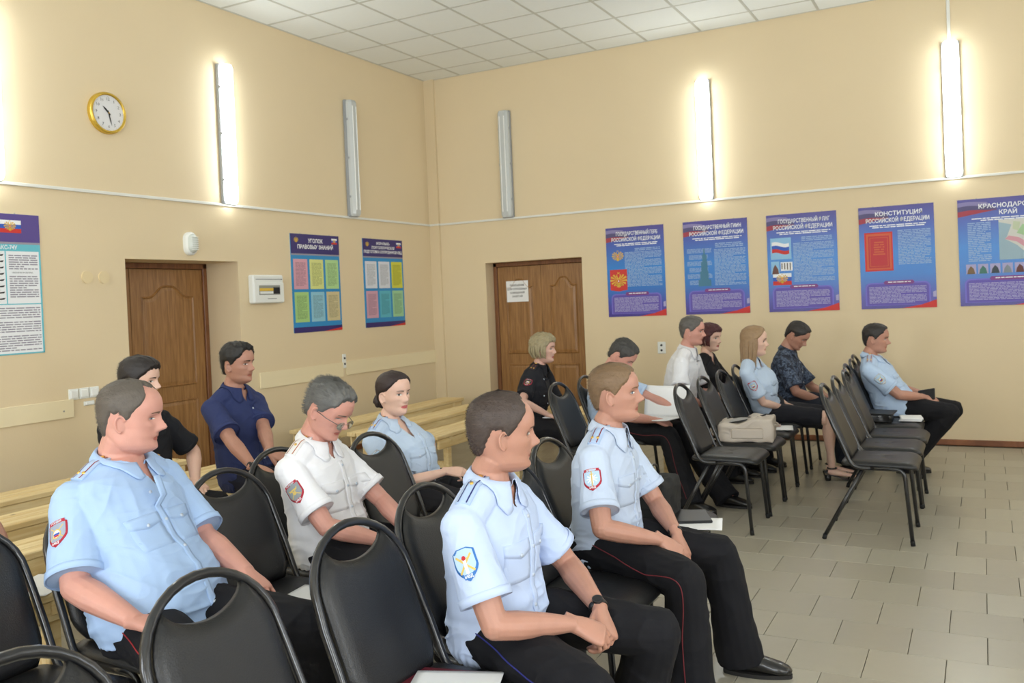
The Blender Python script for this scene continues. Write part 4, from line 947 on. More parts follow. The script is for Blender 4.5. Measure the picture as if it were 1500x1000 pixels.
    for k in range(2):
        h, kn, an = HJ[k], knees[k], feet[k]; q = .84 if bare else .6
        B.tube([h, kn], [.062*S, .050*S*q/.7], 12); B.ball(kn, .052*q, 10)
        fd = Vector((an.x-h.x, an.y-h.y, 0)).normalized()
        B.tube([kn, kn*.72+an*.28, kn*.3+an*.7, an], [.050*q, .054*q, .036*q, .033*q], 12)
        if bare: B.tube([an+Vector((-.03, 0, -.03)), an+Vector((.0, 0, -.035)), an+fd*.07-Vector((0, 0, .05)), an+fd*.15-Vector((0, 0, .066)), an+fd*.19-Vector((0, 0, .070))], [.024, .030, (.036, .022), (.038, .014), (.020, .008)], 12, up=(0, 0, 1))
        else: B.tube([an, an+fd*.12-Vector((0, 0, .05))], [.03, .02], 10)
    bme = fuse(B, vox, 2, .45); body = link('body', bme, skin(sk, SK[sk]), root, True)
    bb = bvh_of(bme)
    # face
    fsc = hs
    def face(nm, cx, cz, vs, fs, m, off, bulge=None, mi=None):
        F = Matrix.Translation(Vector((.06, cx, cz))*fsc); Mf = MH @ F @ Matrix(((0, 0, 1, 0), (1, 0, 0, 0), (0, 1, 0, 0), (0, 0, 0, 1)))
        return drape(nm, bb, Mf, [(v[0]*fsc, v[1]*fsc) for v in vs], fs, m, body, off, 0, .08, bulge, mi)
    oh = {'open': .0062, 'down': .0030, 'narrow': .0042}[eyes]
    for s in (-1, 1):
        nu, nv = 12, 6; vs = []; fs = []; mi = []
        for i in range(nv+1):
            v = -1+2*i/nv
            for j in range(nu+1):
                u = -1+2*j/nu; e = (1-abs(u)**2.2); vs.append((u*.0150, v*oh*e*(1 if v > 0 else .75)+.0012*u*s*.6))
        for i in range(nv):
            for j in range(nu):
                a = i*(nu+1)+j; fs.append((a, a+1, a+nu+2, a+nu+1)); u = -1+2*(j+.5)/nu
                mi.append(2 if i == nv-1 else 1 if abs(u) < .40 and eyes != 'down' else (2 if eyes == 'down' and i > 2 else 0))
        face('eye', s*.0315, .0005, vs, fs, [M_eyew, iris or M_iris, M_lash], .0010, lambda a, b: .0022*max(0, 1-(a/.016)**2), mi)
        bm_ = brow or M_lash
        vs, fs = [], []
        for j in range(9):
            u = j/8; x = s*(.013+.036*u); z = .0185+.0055*math.sin(u*2.2)-.004*u; hh = (.0042 if not fem else .0026)*(1-.65*u)
            vs += [(x, z-hh), (x, z+hh)]
        fs = [(2*j, 2*j+2, 2*j+3, 2*j+1) if s > 0 else (2*j, 2*j+1, 2*j+3, 2*j+2) for j in range(8)]
        face('eyebrow', 0, 0, vs, fs, bm_, .0016)
    for nm, z0, h0, h1 in (('lip', -.0655, 0, .0065+.001*fem), ('lip', -.0662, -.0075-.0015*fem, 0)):
        w_ = .0235
        vs, fs = gshape(lambda v: 0, lambda v: 0, 0, 1, 1, 1)
        vs = []; fs = []
        for i in range(4):
            for j in range(11):
                u = -1+j/5; e = math.sqrt(max(0, 1-u*u)); top = h1*e*(1-.25*math.exp(-(u/.15)**2)) if h1 > 0 else 0; bot = h0*e
                vs.append((u*w_, z0+bot+(top-bot)*i/3-.0015*u*u))
        fs = [(i*11+j, i*11+j+1, (i+1)*11+j+1, (i+1)*11+j) for i in range(3) for j in range(10)]
        face(nm, 0, 0, vs, fs, M_lip[sk] if not fem else mat('rose lips', srgb(188, 84, 86), .4), .0007)
    if hair: hair(MH, hs, kw, root, near)
    # shirt
    if not isinstance(sc_, tuple): ms = sc_
    else: ms = fabric(sc_[0], sc_[1])
    G = MB(); torso(G, -.004-Tsh); ends = []
    for k, s in enumerate((-1, 1)):
        a, e = SH[k], EL[k]; ax = (e-a).normalized(); end = a+(e-a)*sleeve; ends.append((a, e, ax, end)); q = (1 if not fem else .86)*S*(1+fat*.12)
        G.tube([N+Vector((0, 0, -.025)), N*.5+a*.5+Vector((0, 0, .010)), a], [.058*S, .058*S, .056*S], 14)
        G.ball(a, .064*q, 14)
        fw = Vector((1, 0, 0))
        G.tube([a-ax*.02, a+ax*.04, a+(e-a)*.45, end-ax*.02, end], [(.058*q, .060*q), (.062*q, .066*q), (.062*q, .067*q), (.069*q, .075*q), (.070*q, .0765*q)], 20, up=fw)
    sme = fuse(G, vox*1.25, 5, .6)
    c = get_co(sme); no = get_no(sme)
    tz = np.clip((c[:, 2]-H0.z)/(N.z-H0.z), 0, 1)
    amp = .0075*np.exp(-((tz-.16)/.22)**2)+.0035
    w1 = ridged(c, (7, 7, 26)); w2 = ridged(c+5, (16, 10, 9)); w3 = vnoise(c*14)-.5
    fade = np.clip((N.z-.02-c[:, 2])/.06, .0, 1)*np.clip(tz/.07+.25, 0, 1)
    arm = np.clip((np.abs(c[:, 1])-sw*S*.85)/.05, 0, 1); amp = amp*(1-.55*arm)
    c = c+no*((w1*amp*1.15+w2*.0058*(1-.4*arm)+w3*.006-.0035)*fade)[:, None]
    gather = np.exp(-((tz-.0)/.05)**2); c = c+no*(.002*gather*np.sin(np.arctan2(c[:, 1], c[:, 0])*46))[:, None]
    set_co(sme, c)
    # neckline opening
    nf = Matrix.Rotation(rad(twist), 3, 'Z') @ Vector((1, 0, 0)); L_ = (.055 if shirt in ('uniform', 'polo', 'camo') else .03)*vneck
    bm = bmesh.new(); bm.from_mesh(sme); kill = []
    lat = Matrix.Rotation(rad(twist), 3, 'Z') @ Vector((0, 1, 0))
    for f in bm.faces:
        p = f.calc_center_median()-N; dz = .045-p.z; dx = p.dot(nf); dy = abs(p.dot(lat))
        rim = p.z > -.012+.35*dx*-1 and p.length < .11 and p.z > -.05
        if p.z > -.002-.25*max(dx, 0) and math.hypot(dx, dy) < nr*1.14+.016: kill.append(f)
        elif dx > 0 and p.z > -.02-L_ and dy < .034*(1-(-p.z)/(L_+.02)): kill.append(f)
    bmesh.ops.delete(bm, geom=kill, context='FACES'); bm.to_mesh(sme); bm.free()
    sh = link({'uniform': 'uniform_shirt', 'polo': 'polo_shirt', 'tee': 't_shirt', 'camo': 'camouflage_shirt', 'blouse': 'blouse'}[shirt], sme, ms, root, True)
    sb = bvh_of(sme)
    # sleeve hems
    for k in range(2):
        a, e, ax, end = ends[k]; q = (1 if not fem else .86)*S*(1+fat*.12)
        hm = MB().tube([end-ax*.022, end-ax*.012, end+ax*.003], [(.0700*q+.0015, .0765*q+.0015)]*3, 28, up=Vector((1, 0, 0)), cap=False).build('sleeve_hem', ms, sh, True)
        so = hm.modifiers.new('s', 'SOLIDIFY'); so.thickness = .004; so.offset = -1
    if shirt in ('uniform', 'polo', 'camo'):
        # collar: stand and fold with points
        rn = nr*1.14+.004; mb = MB(); rows = []; na = 64
        tilt = Matrix.Rotation(rad(twist), 3, 'Z') @ Matrix.Rotation(rad(16+hp*.25), 3, 'Y')
        for i in range(na+1):
            ph = rad(14+332*i/na); cph, sph = math.cos(ph), math.sin(ph); front = max(0, cph)
            base = N+tilt @ Vector((rn*cph, rn*sph*1.02, -.004)); pt = max(0, 1-abs((math.degrees(ph) if ph < math.pi else 360-math.degrees(ph))-27)/38)
            row = [base+tilt @ Vector((-.004*cph, -.004*sph, -.015)), base+tilt @ Vector((0, 0, .012)), base+tilt @ Vector((.001*cph, .001*sph, .030)), base+tilt @ Vector((.007*cph, .007*sph, .033))]
            out = .022+.018*pt; dn = -.010-.048*pt
            tgt = base+tilt @ Vector((out*cph+.012*pt, out*sph*(1+.35*pt), dn))
            for f_ in (.25, .5, .75, 1):
                p = (base+tilt @ Vector((.010*cph, .010*sph, .028)))*(1-f_)+tgt*f_
                h = sb.find_nearest(p); 
                if h[0] is not None:
                    dd = (p-h[0]).dot(h[1]) if True else 0
                    if dd < .005 or f_ == 1: p = h[0]+h[1]*(.005+.003*(1-f_)) if f_ == 1 or dd < .005 else p
                row.append(p)
            rows.append(row)
        co = mb.grid(rows).build('collar', ms, sh, True); so = co.modifiers.new('s', 'SOLIDIFY'); so.thickness = .0025; so.offset = 0
        fwd = nf; 
        # placket and buttons
        ym = Matrix.Rotation(rad(twist*.6), 3, 'Z') @ Vector((0, 1, 0)); fm = Matrix.Rotation(rad(twist*.6), 3, 'Z') @ Vector((1, 0, 0))
        pm = (sp(.5)+fm*.10); Mp = basis(pm, ym, (sp(.85)-sp(.15)), None)
        if Mp.to_3x3().col[2].dot(fm) < 0: Mp = basis(pm, -ym, (sp(.85)-sp(.15)))
        Ls = (N-H0).length
        vs, fs = grect(-.014, -Ls*.46, .014, Ls*.5-L_-.03, 3, 22); drape('placket', sb, Mp, vs, fs, ms, sh, .0022, .002, .2)
        mbn = mat('pearl button', srgb(196, 206, 220), .3)
        for k in range(5):
            yy = -Ls*.38+k*Ls*.17; vs, fs = gdisc(0, yy, .0055, 0, 10); drape('button', sb, Mp, vs, fs, mbn, sh, .0055, .002, .2)
        if shirt == 'uniform':
            for s in (-1, 1):
                cx = s*.078*S*(1 if not fem else .85); yy = Ls*(.18 if not fem else .14); wd = .058*S*(.85 if fem else 1)
                vs, fs = grect(cx-wd, yy-.118, cx+wd, yy, 6, 8); drape('pocket', sb, Mp, vs, fs, ms, sh, .0012, .0010, .2)
                fl = lambda v, cx=cx, wd=wd: cx-wd-.002; vs, fs = [], []
                for i in range(4):
                    for j in range(9): u = -1+j/4; low = -.036-.014*(1-abs(u)); vs.append((cx+u*(wd+.002), yy+.004+low*i/3))
                fs = [(i*9+j, (i+1)*9+j, (i+1)*9+j+1, i*9+j+1) for i in range(3) for j in range(8)]
                drape('pocket_flap', sb, Mp, vs, fs, ms, sh, .0034, .0024, .2); vs, fs = gdisc(cx, yy-.034, .0058, 0, 10); drape('button', sb, Mp, vs, fs, mbn, sh, .0075, .002, .2)
    if board_:
        bc, stc = board_; mbm = mat('shoulder board '+bc[0], srgb(*bc[1]), .7); msm = mat('braid '+stc[0], srgb(*stc[1]), .7); star = mat('gilt star', srgb(226, 184, 96), .35, .7)
        for k, s in enumerate((-1, 1)):
            mid_ = N*.38+SH[k]*.62+Vector((0, 0, .06)); u = (SH[k]-N); u.z *= .55; Me = basis(mid_, u, Vector((1, 0, 0))*(-s), None)
            if Me.to_3x3().col[2].z < 0: Me = basis(mid_, u, Vector((1, 0, 0))*s)
            q = .88 if fem else 1
            vs, fs = grect(-.062*q, -.026*q, .070*q, .026*q, 12, 5); drape('shoulder_board', sb, Me, vs, fs, mbm, sh, .006, .004, .15)
            for yy in ((-.014, .014) if len(stc) < 3 else stc[2]): vs, fs = grect(-.061*q, yy*q-.0022, .069*q, yy*q+.0022, 12, 1); drape('braid_stripe', sb, Me, vs, fs, msm, sh, .0068, 0, .15)
            for (sx_, sy_) in ((.045, -.012), (.045, .012)) if len(bc) < 3 else bc[2]: vs, fs = gdisc(sx_*q, sy_*q, .0062, 0, 5); drape('star', sb, Me, vs, fs, star, sh, .0095, .002, .15)
            vs, fs = gdisc(-.046*q, 0, .0085, 0, 10); drape('button', sb, Me, vs, fs, star, sh, .011, .003, .15)
            vs, fs = grect(-.056*q, -.006, -.036*q, .006, 3, 2); drape('crest', sb, Me, vs, fs, star, sh, .0085, .001, .15)
    if patch:
        for k, s in enumerate((-1, 1)):
            if k == 1 and not patchL: continue
            a, e, ax, end = ends[k]; cen = a+(end-a)*.50; out = (a-N); out.z = 0; out = out-ax*out.dot(ax); out = (out.normalized()+Vector((.25, 0, 0))).normalized(); out = (out-ax*out.dot(ax)).normalized()
            up_ = -ax; uu = up_.cross(out); Mp2 = basis(cen+out*.06, uu, up_)
            if Mp2.to_3x3().col[2].dot(out) < 0: Mp2 = basis(cen+out*.06, -uu, up_)
            patch_art(patch, sb, Mp2, sh, .92 if fem else 1)
    # lower garment
    lm_ = lm or MT; P = MB()
    if legs == 'trousers':
        P.tube([Vector((-.015, 0, seat+.012)), Vector((-.01, 0, hz+.02)), Vector((-.01, 0, H0.z+.11)), sp(.22)], [(.165*S+belly*.3, .115*S+belly*.3), (.176*S+belly*.3, .128*S+belly*.3), (.168*S+belly*.3, .122*S+belly*.35), (.150*S, .105*S)], 24, up=Vector((1, 0, 0)), power=2.4)
        for k in range(2):
            h, kn, an = HJ[k], knees[k], feet[k]; ax = (an-kn).normalized(); cuff = an+(an-kn)*((an.z-.05)/max(.1, kn.z-an.z)); hem = .082
            P.tube([h+Vector((-.06, 0, -.01)), h+Vector((0, 0, .0)), h*.5+kn*.5, kn*.9+h*.1, kn], [.088*S, (.103*S, .096*S), (.097*S, .086*S), (.083*S, .075*S), .074*S], 16, up=(0, 0, 1))
            P.ball(kn, .0745*S, 14); P.tube([kn, kn*.75+an*.25, kn*.4+an*.6, cuff], [.074*S, (.072*S, .080*S), (.074*S, .085*S), (.077*S, (hem+.014)*S)], 16, up=(1, 0, 0))
    else:
        kc = (knees[0]+knees[1])/2
        P.tube([Vector((-.02, 0, seat+.015)), Vector((-.01, 0, hz+.06)), sp(.25)], [(.165, .115), (.165, .115), (.13, .09)], 24, up=Vector((1, 0, 0)))
        for k in range(2):
            h, kn = HJ[k], knees[k]; P.tube([h+Vector((-.05, 0, 0)), h, kn*.92+h*.08], [.09, .092, .074], 16, up=(0, 0, 1))
        P.tube([Vector((0, 0, hz-.01)), kc*.93], [(.15, .07), (.105, .066)], 20, up=(0, 0, 1), power=2.6)
    pme = fuse(P, vox*1.5, 4, .6); c = get_co(pme); no = get_no(pme); w1 = ridged(c+11, (9, 14, 9)); w2 = vnoise(c*18)-.5
    c = c+no*((w1*.007+w2*.006-.003))[:, None]; c[:, 2] = np.maximum(c[:, 2], .012); set_co(pme, c)
    tr = link('trousers' if legs == 'trousers' else 'skirt', pme, lm_, root, True)
    if legs == 'trousers' and piping and near:
        tb = bvh_of(pme)
        for k, s in enumerate((-1, 1)):
            pts = []; way = [HJ[k]+Vector((-.05, 0, .05)), HJ[k]+Vector((.1, 0, .015)), HJ[k]*.4+knees[k]*.6, knees[k]+Vector((.0, 0, 0)), knees[k]*.5+feet[k]*.5, feet[k]+Vector((0, 0, .02))]
            for p in smooth_path(way, 10):
                h = tb.ray_cast(p+Vector((0, s*.25, 0)), Vector((0, -s, 0)), .5)
                if h[0] is not None: pts.append(h[0]+Vector((0, s*.0008, 0)))
            if len(pts) > 4: MB().tube(pts, .0022, 6).build('piping', piping, tr, True)
    if shoes:
        for k in range(2):
            an = feet[k]; d = Vector((an.x-HJ[k].x, (an.y-HJ[k].y)*.6, 0))
            shoe(root, an-Vector((0, 0, an.z)), d, laces=near > 0)
            ax = (knees[k]-an).normalized(); MB().tube([an-Vector((0, 0, .03))+d.normalized()*.01, an+ax*.01, an+ax*.12], [(.050, .046), .047, .055], 14).build('sock', M_rubber, root, True)
    root['_j'] = 0; del root['_j']
    return dict(root=root, MH=MH, WR=WR, EL=EL, SH=SH, N=N, sh=sh, body=body, bb=bb, knees=knees, feet=feet, MI=MI, MW=MW, hs=hs, HJ=HJ, S=S)
# ---- hair styles
def mk_hair(name, col, hl, T, side=.5, back=.8, noise=.25, strands=0, slen=.012, extra=None, v=.35, seed=1, top_lift=0):
    m = hairmat(name, col, v)
    def f(MH, hs, kw, root, near):
        res = (72, 110) if near else (40, 60)
        mb = hair_cap(MH, hs, hl, T, side, back, res, noise, kw=kw, strands=strands if near else 0, slen=slen, seed=seed, top_lift=top_lift)
        if extra: extra(mb, MH, hs, near)
        o = mb.build('hair', m, root, True); return o
    return f
def bun(mb, MH, hs, near):
    c = Vector((-.118, 0, -.040)); k0 = len(mb.v)
    mb.ball(MH @ (c*hs), (.034*hs, .044*hs, .040*hs), 20, M=MH.to_3x3())
    for i in range(k0, len(mb.v)):
        p = Vector(mb.v[i]); d = p-MH @ (c*hs); a = math.atan2(d.z, d.y); p += d.normalized()*(.003*math.sin(a*5+d.length*200+d.x*160)); mb.v[i] = tuple(p)
    mb.tube([MH @ (Vector((-.095, .03*q, -.02))*hs) for q in (-1, 0, 1)], .022*hs, 10)
def long_hair(mb, MH, hs, near):
    rn = random.Random(5)
    for k in range(44):
        a = rad(76+ (k*8.2) % 208) if k < 0 else rad(74+212*k/43); q = 1
        ca, sa = math.cos(a), math.sin(a); R = .083
        x0, y0 = -.012+R*1.12*ca, R*.98*sa; j = rn.uniform(-.006, .006)
        pts = [Vector((x0*.75, y0*.75, .075)), Vector((x0, y0, .03)), Vector((x0*1.06+j, y0*1.08, -.03)), Vector((x0*1.02-.008, y0*1.10+j, -.10)), Vector((x0*.95-.012+j, y0*1.05, -.165)), Vector((x0*.85-.01, y0*.95+j, -.215+rn.uniform(-.02, .015)))]
        mb.tube([MH @ (p*hs) for p in smooth_path(pts, 3)], [((.013-.0006*i)*hs, (.008-.0003*i)*hs) for i in range(16)], 7, up=(MH.to_3x3() @ Vector((ca, sa, 0))))
def bob(length, puff=1.):
    def f(mb, MH, hs, near):
        rn = random.Random(9)
        for k in range(46):
            a = rad(62+236*k/45); ca, sa = math.cos(a), math.sin(a); R = .086*puff
            x0, y0 = -.012+R*1.1*ca, R*.95*sa; L_ = length*(rn.uniform(.8, 1.1)); j = rn.uniform(-.008, .008)
            pts = [Vector((x0*.7, y0*.7, .085)), Vector((x0*1.02, y0*1.02, .045)), Vector((x0*1.10+j, y0*1.12, .0)), Vector((x0*1.06+j, y0*1.10, -.04*L_)), Vector((x0*.92, y0*.92+j, -.085*L_))]
            mb.tube([MH @ (p*hs) for p in smooth_path(pts, 3)], [((.013-.0007*i)*hs, (.009-.0005*i)*hs) for i in range(13)], 7, up=(MH.to_3x3() @ Vector((ca, sa, 0))))
        for k in range(18):                                     # fringe and crown locks
            a = rad(-70+140*k/17); ca, sa = math.cos(a), math.sin(a)
            pts = [Vector((-.02, .02*sa, .125)), Vector((.035*ca+.01, .05*sa, .122)), Vector((.085*ca, .075*sa, .095)), Vector((.100*ca, .083*sa, .066+rn.uniform(-.01, .01)))]
            mb.tube([MH @ (p*hs) for p in smooth_path(pts, 3)], [(.010*hs, .006*hs)]*10, 6, up=(MH.to_3x3() @ Vector((ca, sa, .6))))
    return f
wl = dict(d=(.8, .1, -.55), n=(.5, 0, .85), curl=.35)

# ------------------------------------------------------------------ the people
red_p = mat('dark red piping', srgb(110, 30, 38), .7); blue_p = mat('dark blue piping', srgb(34, 40, 120), .7)
PEOPLE = {}
# stout officer at the left
PEOPLE[1] = person('stout officer with receding hair in a light blue shirt, large at the left', (3.62, -7.38), 6, at(194, 611, d=3.14), 34, 4, S=1.06, sk='ruddy', fat=1, belly=.055, near=2, jaw=1.06, hs=1.06,
    sc_=('pale sky blue shirt cloth', (168, 194, 230)), sw=.190, sleeve=.90, hands=[(3.78, -7.60, .625), (3.80, -7.16, .650)], elbow=[(-.7, -.55, -.6), (-.5, .35, -.6)], hand_kw=[dict(d=(.7, .6, -.3), n=(.2, -.2, 1), curl=.5), dict(d=(.85, -.15, -.42), n=(.45, .05, .9), curl=.28, spread=1.3, thumb=.1)],
    knees=[(4.06, -7.60, .51), (4.08, -7.17, .51)], feet=[(4.04, -7.60, .09), (4.10, -7.14, .09)], piping=mat('red piping', srgb(150, 34, 40), .7), patch=('red', 'grey', 'disc'), board_=(('pale', (168, 190, 220)), ('maroon', (140, 60, 66))), iris=M_iris2,
    hair=mk_hair('dark ash brown hair', (88, 80, 72), HL_REC, .009, .45, .8, .2, 5000, .007, v=.3), eyes='narrow', neck=.0, brow=mat('light brown brow', srgb(120, 92, 74), .7))
PEOPLE[4] = person('grey-haired officer in a white shirt and glasses looking down at his lap', (3.58, -6.45), 8, at(483, 601, d=3.76), 4, 27, -3, S=1.0, sk='ruddy', near=2, belly=.02, hs=1.0,
    sc_=('white shirt cloth', (234, 234, 238)), hands=[(3.91, -6.50, .595), (3.93, -6.36, .60)], elbow=[(-.5, -1, -.3), (-.1, 1, -.5)], hand_kw=[dict(d=(.75, .45, -.5), n=(.3, -.4, .85), curl=.75), dict(d=(.6, -.5, -.6), n=(.5, .3, .8), curl=.8)],
    knees=[(4.02, -6.62, .505), (4.02, -6.27, .505)], feet=[(4.05, -6.55, .09), (4.05, -6.24, .09)], patch=('red', 'steel', 'cross'), board_=(('white', (228, 226, 226), [(.02, 0.0)]), ('copper', (172, 104, 70))), eyes='down',
    hair=mk_hair('iron grey hair', (98, 97, 94), HL_SHORT, .017, .38, .6, .3, 6000, .022, v=.45, seed=4), brow=mat('grey brow', srgb(110, 100, 92), .7), twist=-3)
PEOPLE[5] = person('woman officer with dark hair in a low bun, holding papers on her knees', (3.44, -5.44), -4, at(578, 577, d=4.78), -12, -1, S=.98, fem=1, sk='pale', near=2, hs=.98, vneck=1.2,
    sc_=('light grey blue shirt cloth', (184, 200, 220)), hands=[at(655, 690, Y=-5.50), at(630, 705, Y=-5.25)], elbow=[(-.6, -.8, -.5), (-.1, 1, -.5)], hand_kw=[dict(d=(.9, .25, -.05), n=(.0, -.55, .8), curl=.75, thumb=.8), dict(d=(.8, -.5, -.1), n=(.1, .3, 1), curl=.3)],
    legs='skirt', lm=fabric('black skirt cloth', (30, 30, 36)), patch=('dark', 'pale', 'cross'), board_=(('pale', (168, 190, 220)), ('wine', (120, 60, 70))), hair=mk_hair('very dark brown hair', (42, 28, 27), HL_FEM, .011, .8, .9, .10, 1500, .006, extra=bun, v=.35, seed=2), brow=mat('dark thin brow', srgb(60, 42, 36), .7))
PEOPLE[6] = person('front officer with a blue shield patch, looking away over his clasped hands', (4.70, -7.00), 2, at(738, 634, d=2.72), 37, 2, S=1.02, sk='tan', near=2, hs=1.0,
    sc_=('light ice blue shirt cloth', (190, 206, 236)), hands=[(5.00, -7.085, .605), (5.02, -6.93, .600)], elbow=[(-.5, -1, -.25), (-.1, 1, -.6)], hand_kw=[dict(d=(.85, .42, -.42), n=(-.05, -.45, .9), curl=.75, thumb=.6), dict(d=(.55, -.62, -.55), n=(.6, .3, .8), curl=.7)],
    knees=[(5.12, -7.27, .50), (5.15, -6.80, .505)], feet=[(5.12, -7.32, .09), (5.00, -6.74, .09)], piping=blue_p, patch=('blue', 'pale', 'torch'), board_=(('pale', (176, 196, 226), [(0.0, 0.0)]), ('navy', (40, 44, 110))),
    hair=mk_hair('cropped dark brown hair', (66, 54, 48), HL_REC, .011, .6, .9, .25, 6000, .008, v=.35, seed=6), jaw=.98, brow=mat('brown brow', srgb(92, 68, 54), .7))
PEOPLE[7] = person('officer with cropped fair hair and a red-edged sword patch, front row', (4.67, -6.03), 2, at(903, 576, d=3.64), 12, -4, S=1.0, sk='tan', near=2, hs=1.0,
    sc_=('pale grey blue shirt cloth', (190, 203, 224)), hands=[(4.96, -6.17, .610), (4.975, -6.02, .600)], elbow=[(-.5, -1, -.3), (-.1, 1, -.6)], hand_kw=[dict(d=(.75, .3, -.6), n=(.5, -.35, .75), curl=.35), dict(d=(.55, -.40, -.75), n=(.75, .1, .6), curl=.3)],
    knees=[(5.08, -6.27, .505), (5.12, -5.92, .505)], feet=[(5.10, -6.30, .09), (5.16, -5.84, .09)], piping=red_p, patch=('red', 'pale', 'sword'), board_=(('pale', (196, 206, 224)), ('dark red', (128, 34, 48))), iris=M_iris2,
    hair=mk_hair('short sandy brown hair', (116, 92, 66), HL_SHORT, .010, .5, .8, .2, 6000, .008, v=.3, seed=8), brow=mat('sandy brow', srgb(124, 92, 66), .7))
PEOPLE[2] = person('young man with black hair in a black T-shirt behind the stout officer', (1.93, -6.02), 0, at(207, 558, d=4.8), 22, 2, S=.98, sk='pale', near=1, shirt='tee', sc_=('black cotton', (24, 25, 30)), seat=.45,
    hair=mk_hair('black brown hair', (34, 28, 27), [(0, .066), (25, .066), (40, .056), (55, .036), (70, .02), (80, -.006), (88, -.012), (94, .018), (112, .012), (124, -.025), (180, -.075)], .022, .6, .75, .12, 2500, .014, seed=3), sleeve=.8)
PEOPLE[3] = person('dark-haired man in a navy shirt sitting before the left door', (1.97, -5.28), 2, at(350, 533, d=5.55), 8, 0, S=1.06, sk='tan', near=1, shirt='polo', sc_=('dark navy cotton', (48, 58, 102)), seat=.45, belly=.01, hs=1.03,
    hands=[at(388, 708, z=.585), at(408, 704, z=.585)], elbow=[(-.4, -1, -.5), (-.1, 1, -.6)], hand_kw=[dict(d=(.8, .4, -.4), n=(.3, -.2, .9), curl=.5)]*2, lm=fabric('dark denim', (26, 30, 48)), sleeve=.8,
    hair=mk_hair('black hair', (24, 22, 22), HL_SHORT, .020, .3, .6, .3, 2500, .014, seed=5), jaw=1.04, eyes='narrow')
PEOPLE[8] = person('blonde woman in a dark police uniform before the right door', (2.72, -2.95), 4, at(797, 511, d=7.45), 8, 0, S=1.0, fem=1, sk='fair', near=1, sc_=('black uniform shirt cloth', (30, 30, 36)), seat=.45, belly=.02, sw=.17, vneck=1.5,
    patch=('red', 'navy', 'disc'), board_=(('black', (34, 34, 40)), ('red brown', (120, 50, 50))), hair=mk_hair('short ash blonde hair', (152, 140, 108), [(0, .070), (30, .066), (50, .04), (75, .0), (100, -.02), (180, -.06)], .020, .9, 1, .5, 800, .02, extra=bob(.85, 1.06), v=.3))
PEOPLE[9] = person('officer with dark grey hair bent low over a large white sheet', (3.50, -2.98), 2, at(912, 522, d=6.75), 6, 40, 0, S=1.0, sk='ruddy', near=1, sc_=('light blue shirt cloth', (182, 203, 230)), lean=-.09, eyes='down',
    hands=[(3.92, -3.12, .62), (4.04, -2.86, .66)], elbow=[(-.4, -1, -.4), (-.1, 1, -.6)], knees=[(4.01, -3.12, .505), (4.02, -2.84, .505)], feet=[(4.20, -3.3, .09), (4.38, -3.05, .09)], piping=red_p,
    hand_kw=[dict(d=(.85, .3, -.3), n=(.2, -.4, .9), curl=.6)]*2, hair=mk_hair('dark pepper hair', (62, 60, 58), HL_SHORT, .018, .4, .7, .4, 2500, .014, v=.5, seed=11))
PEOPLE[10] = person('grey-haired man in a white short-sleeved shirt at the back', (3.74, -2.12), 0, at(1015, 485, d=7.5), 6, 4, S=1.04, sk='ruddy', near=1, shirt='polo', sc_=('white shirt cloth', (234, 234, 238)), neck=.0,
    hair=mk_hair('salt and pepper hair', (92, 88, 84), HL_SHORT, .013, .45, .7, .3, 1500, .01, v=.5, seed=12))
PEOPLE[11] = person('woman with short dark red hair in a black low-cut blouse', (3.84, -1.52), -8, at(1041, 495, d=7.95), -16, 2, S=.98, fem=1, sk='pale', near=1, shirt='blouse', sc_=('black blouse cloth', (26, 25, 29)), vneck=3.2, sleeve=.9,
    hair=mk_hair('dark red hair', (74, 30, 34), [(0, .062), (30, .060), (50, .04), (75, .0), (100, -.02), (180, -.06)], .018, .9, 1, .4, 600, .02, extra=bob(.8, .98)))
PEOPLE[12] = person('woman officer with long straight blonde hair, bare legs and black heeled sandals', (4.52, -1.97), 2, at(1106, 500, d=7.2), 10, 0, S=1.0, fem=1, sk='pale', near=1, sc_=('light grey blue shirt cloth', (184, 200, 220)),
    hands=[at(1150, 598, Y=-2.02), at(1152, 592, Y=-1.92)], elbow=[(-.5, -1, -.4), (-.1, 1, -.6)], hand_kw=[dict(d=(.9, .3, -.2), n=(.1, -.4, .9), curl=.7), dict(d=(.85, -.4, -.2), n=(.1, .4, .9), curl=.7)], legs='skirt', lm=fabric('black skirt cloth', (30, 30, 36)),
    knees=[(4.96, -2.04, .515), (4.97, -1.88, .52)], feet=[(4.97, -1.94, .105), (4.93, -1.76, .105)], shoes=False, patch=('red', 'pale', 'disc'), hair=mk_hair('long ash blonde hair', (148, 120, 88), [(0, .084), (25, .080), (45, .06), (60, .04), (78, .01), (100, -.02), (180, -.06)], .013, .9, 1, .2, 600, .01, extra=long_hair, v=.3))
M_camo = mat('blue grey camouflage cloth', srgb(52, 60, 76), .85)
nt = M_camo.node_tree; N_, L_n = nt.nodes, nt.links; tcn = N_.new('ShaderNodeTexCoord'); vn = N_.new('ShaderNodeTexNoise'); vn.inputs['Scale'].default_value = 28; vn.inputs['Detail'].default_value = 3; vn.inputs['Distortion'].default_value = 1.2; rmp = N_.new('ShaderNodeValToRGB'); rmp.color_ramp.interpolation = 'CONSTANT'
e = rmp.color_ramp.elements; e[0].color = srgb(34, 40, 54); e[0].position = 0; e[1].color = srgb(64, 76, 98); e[1].position = .47; q = e.new(.56); q.color = srgb(98, 110, 130); q = e.new(.62); q.color = srgb(40, 48, 64)
L_n.new(tcn.outputs['Object'], vn.inputs['Vector']); L_n.new(vn.outputs['Fac'], rmp.inputs[0]); L_n.new(rmp.outputs[0], N_['Principled BSDF'].inputs['Base Color'])
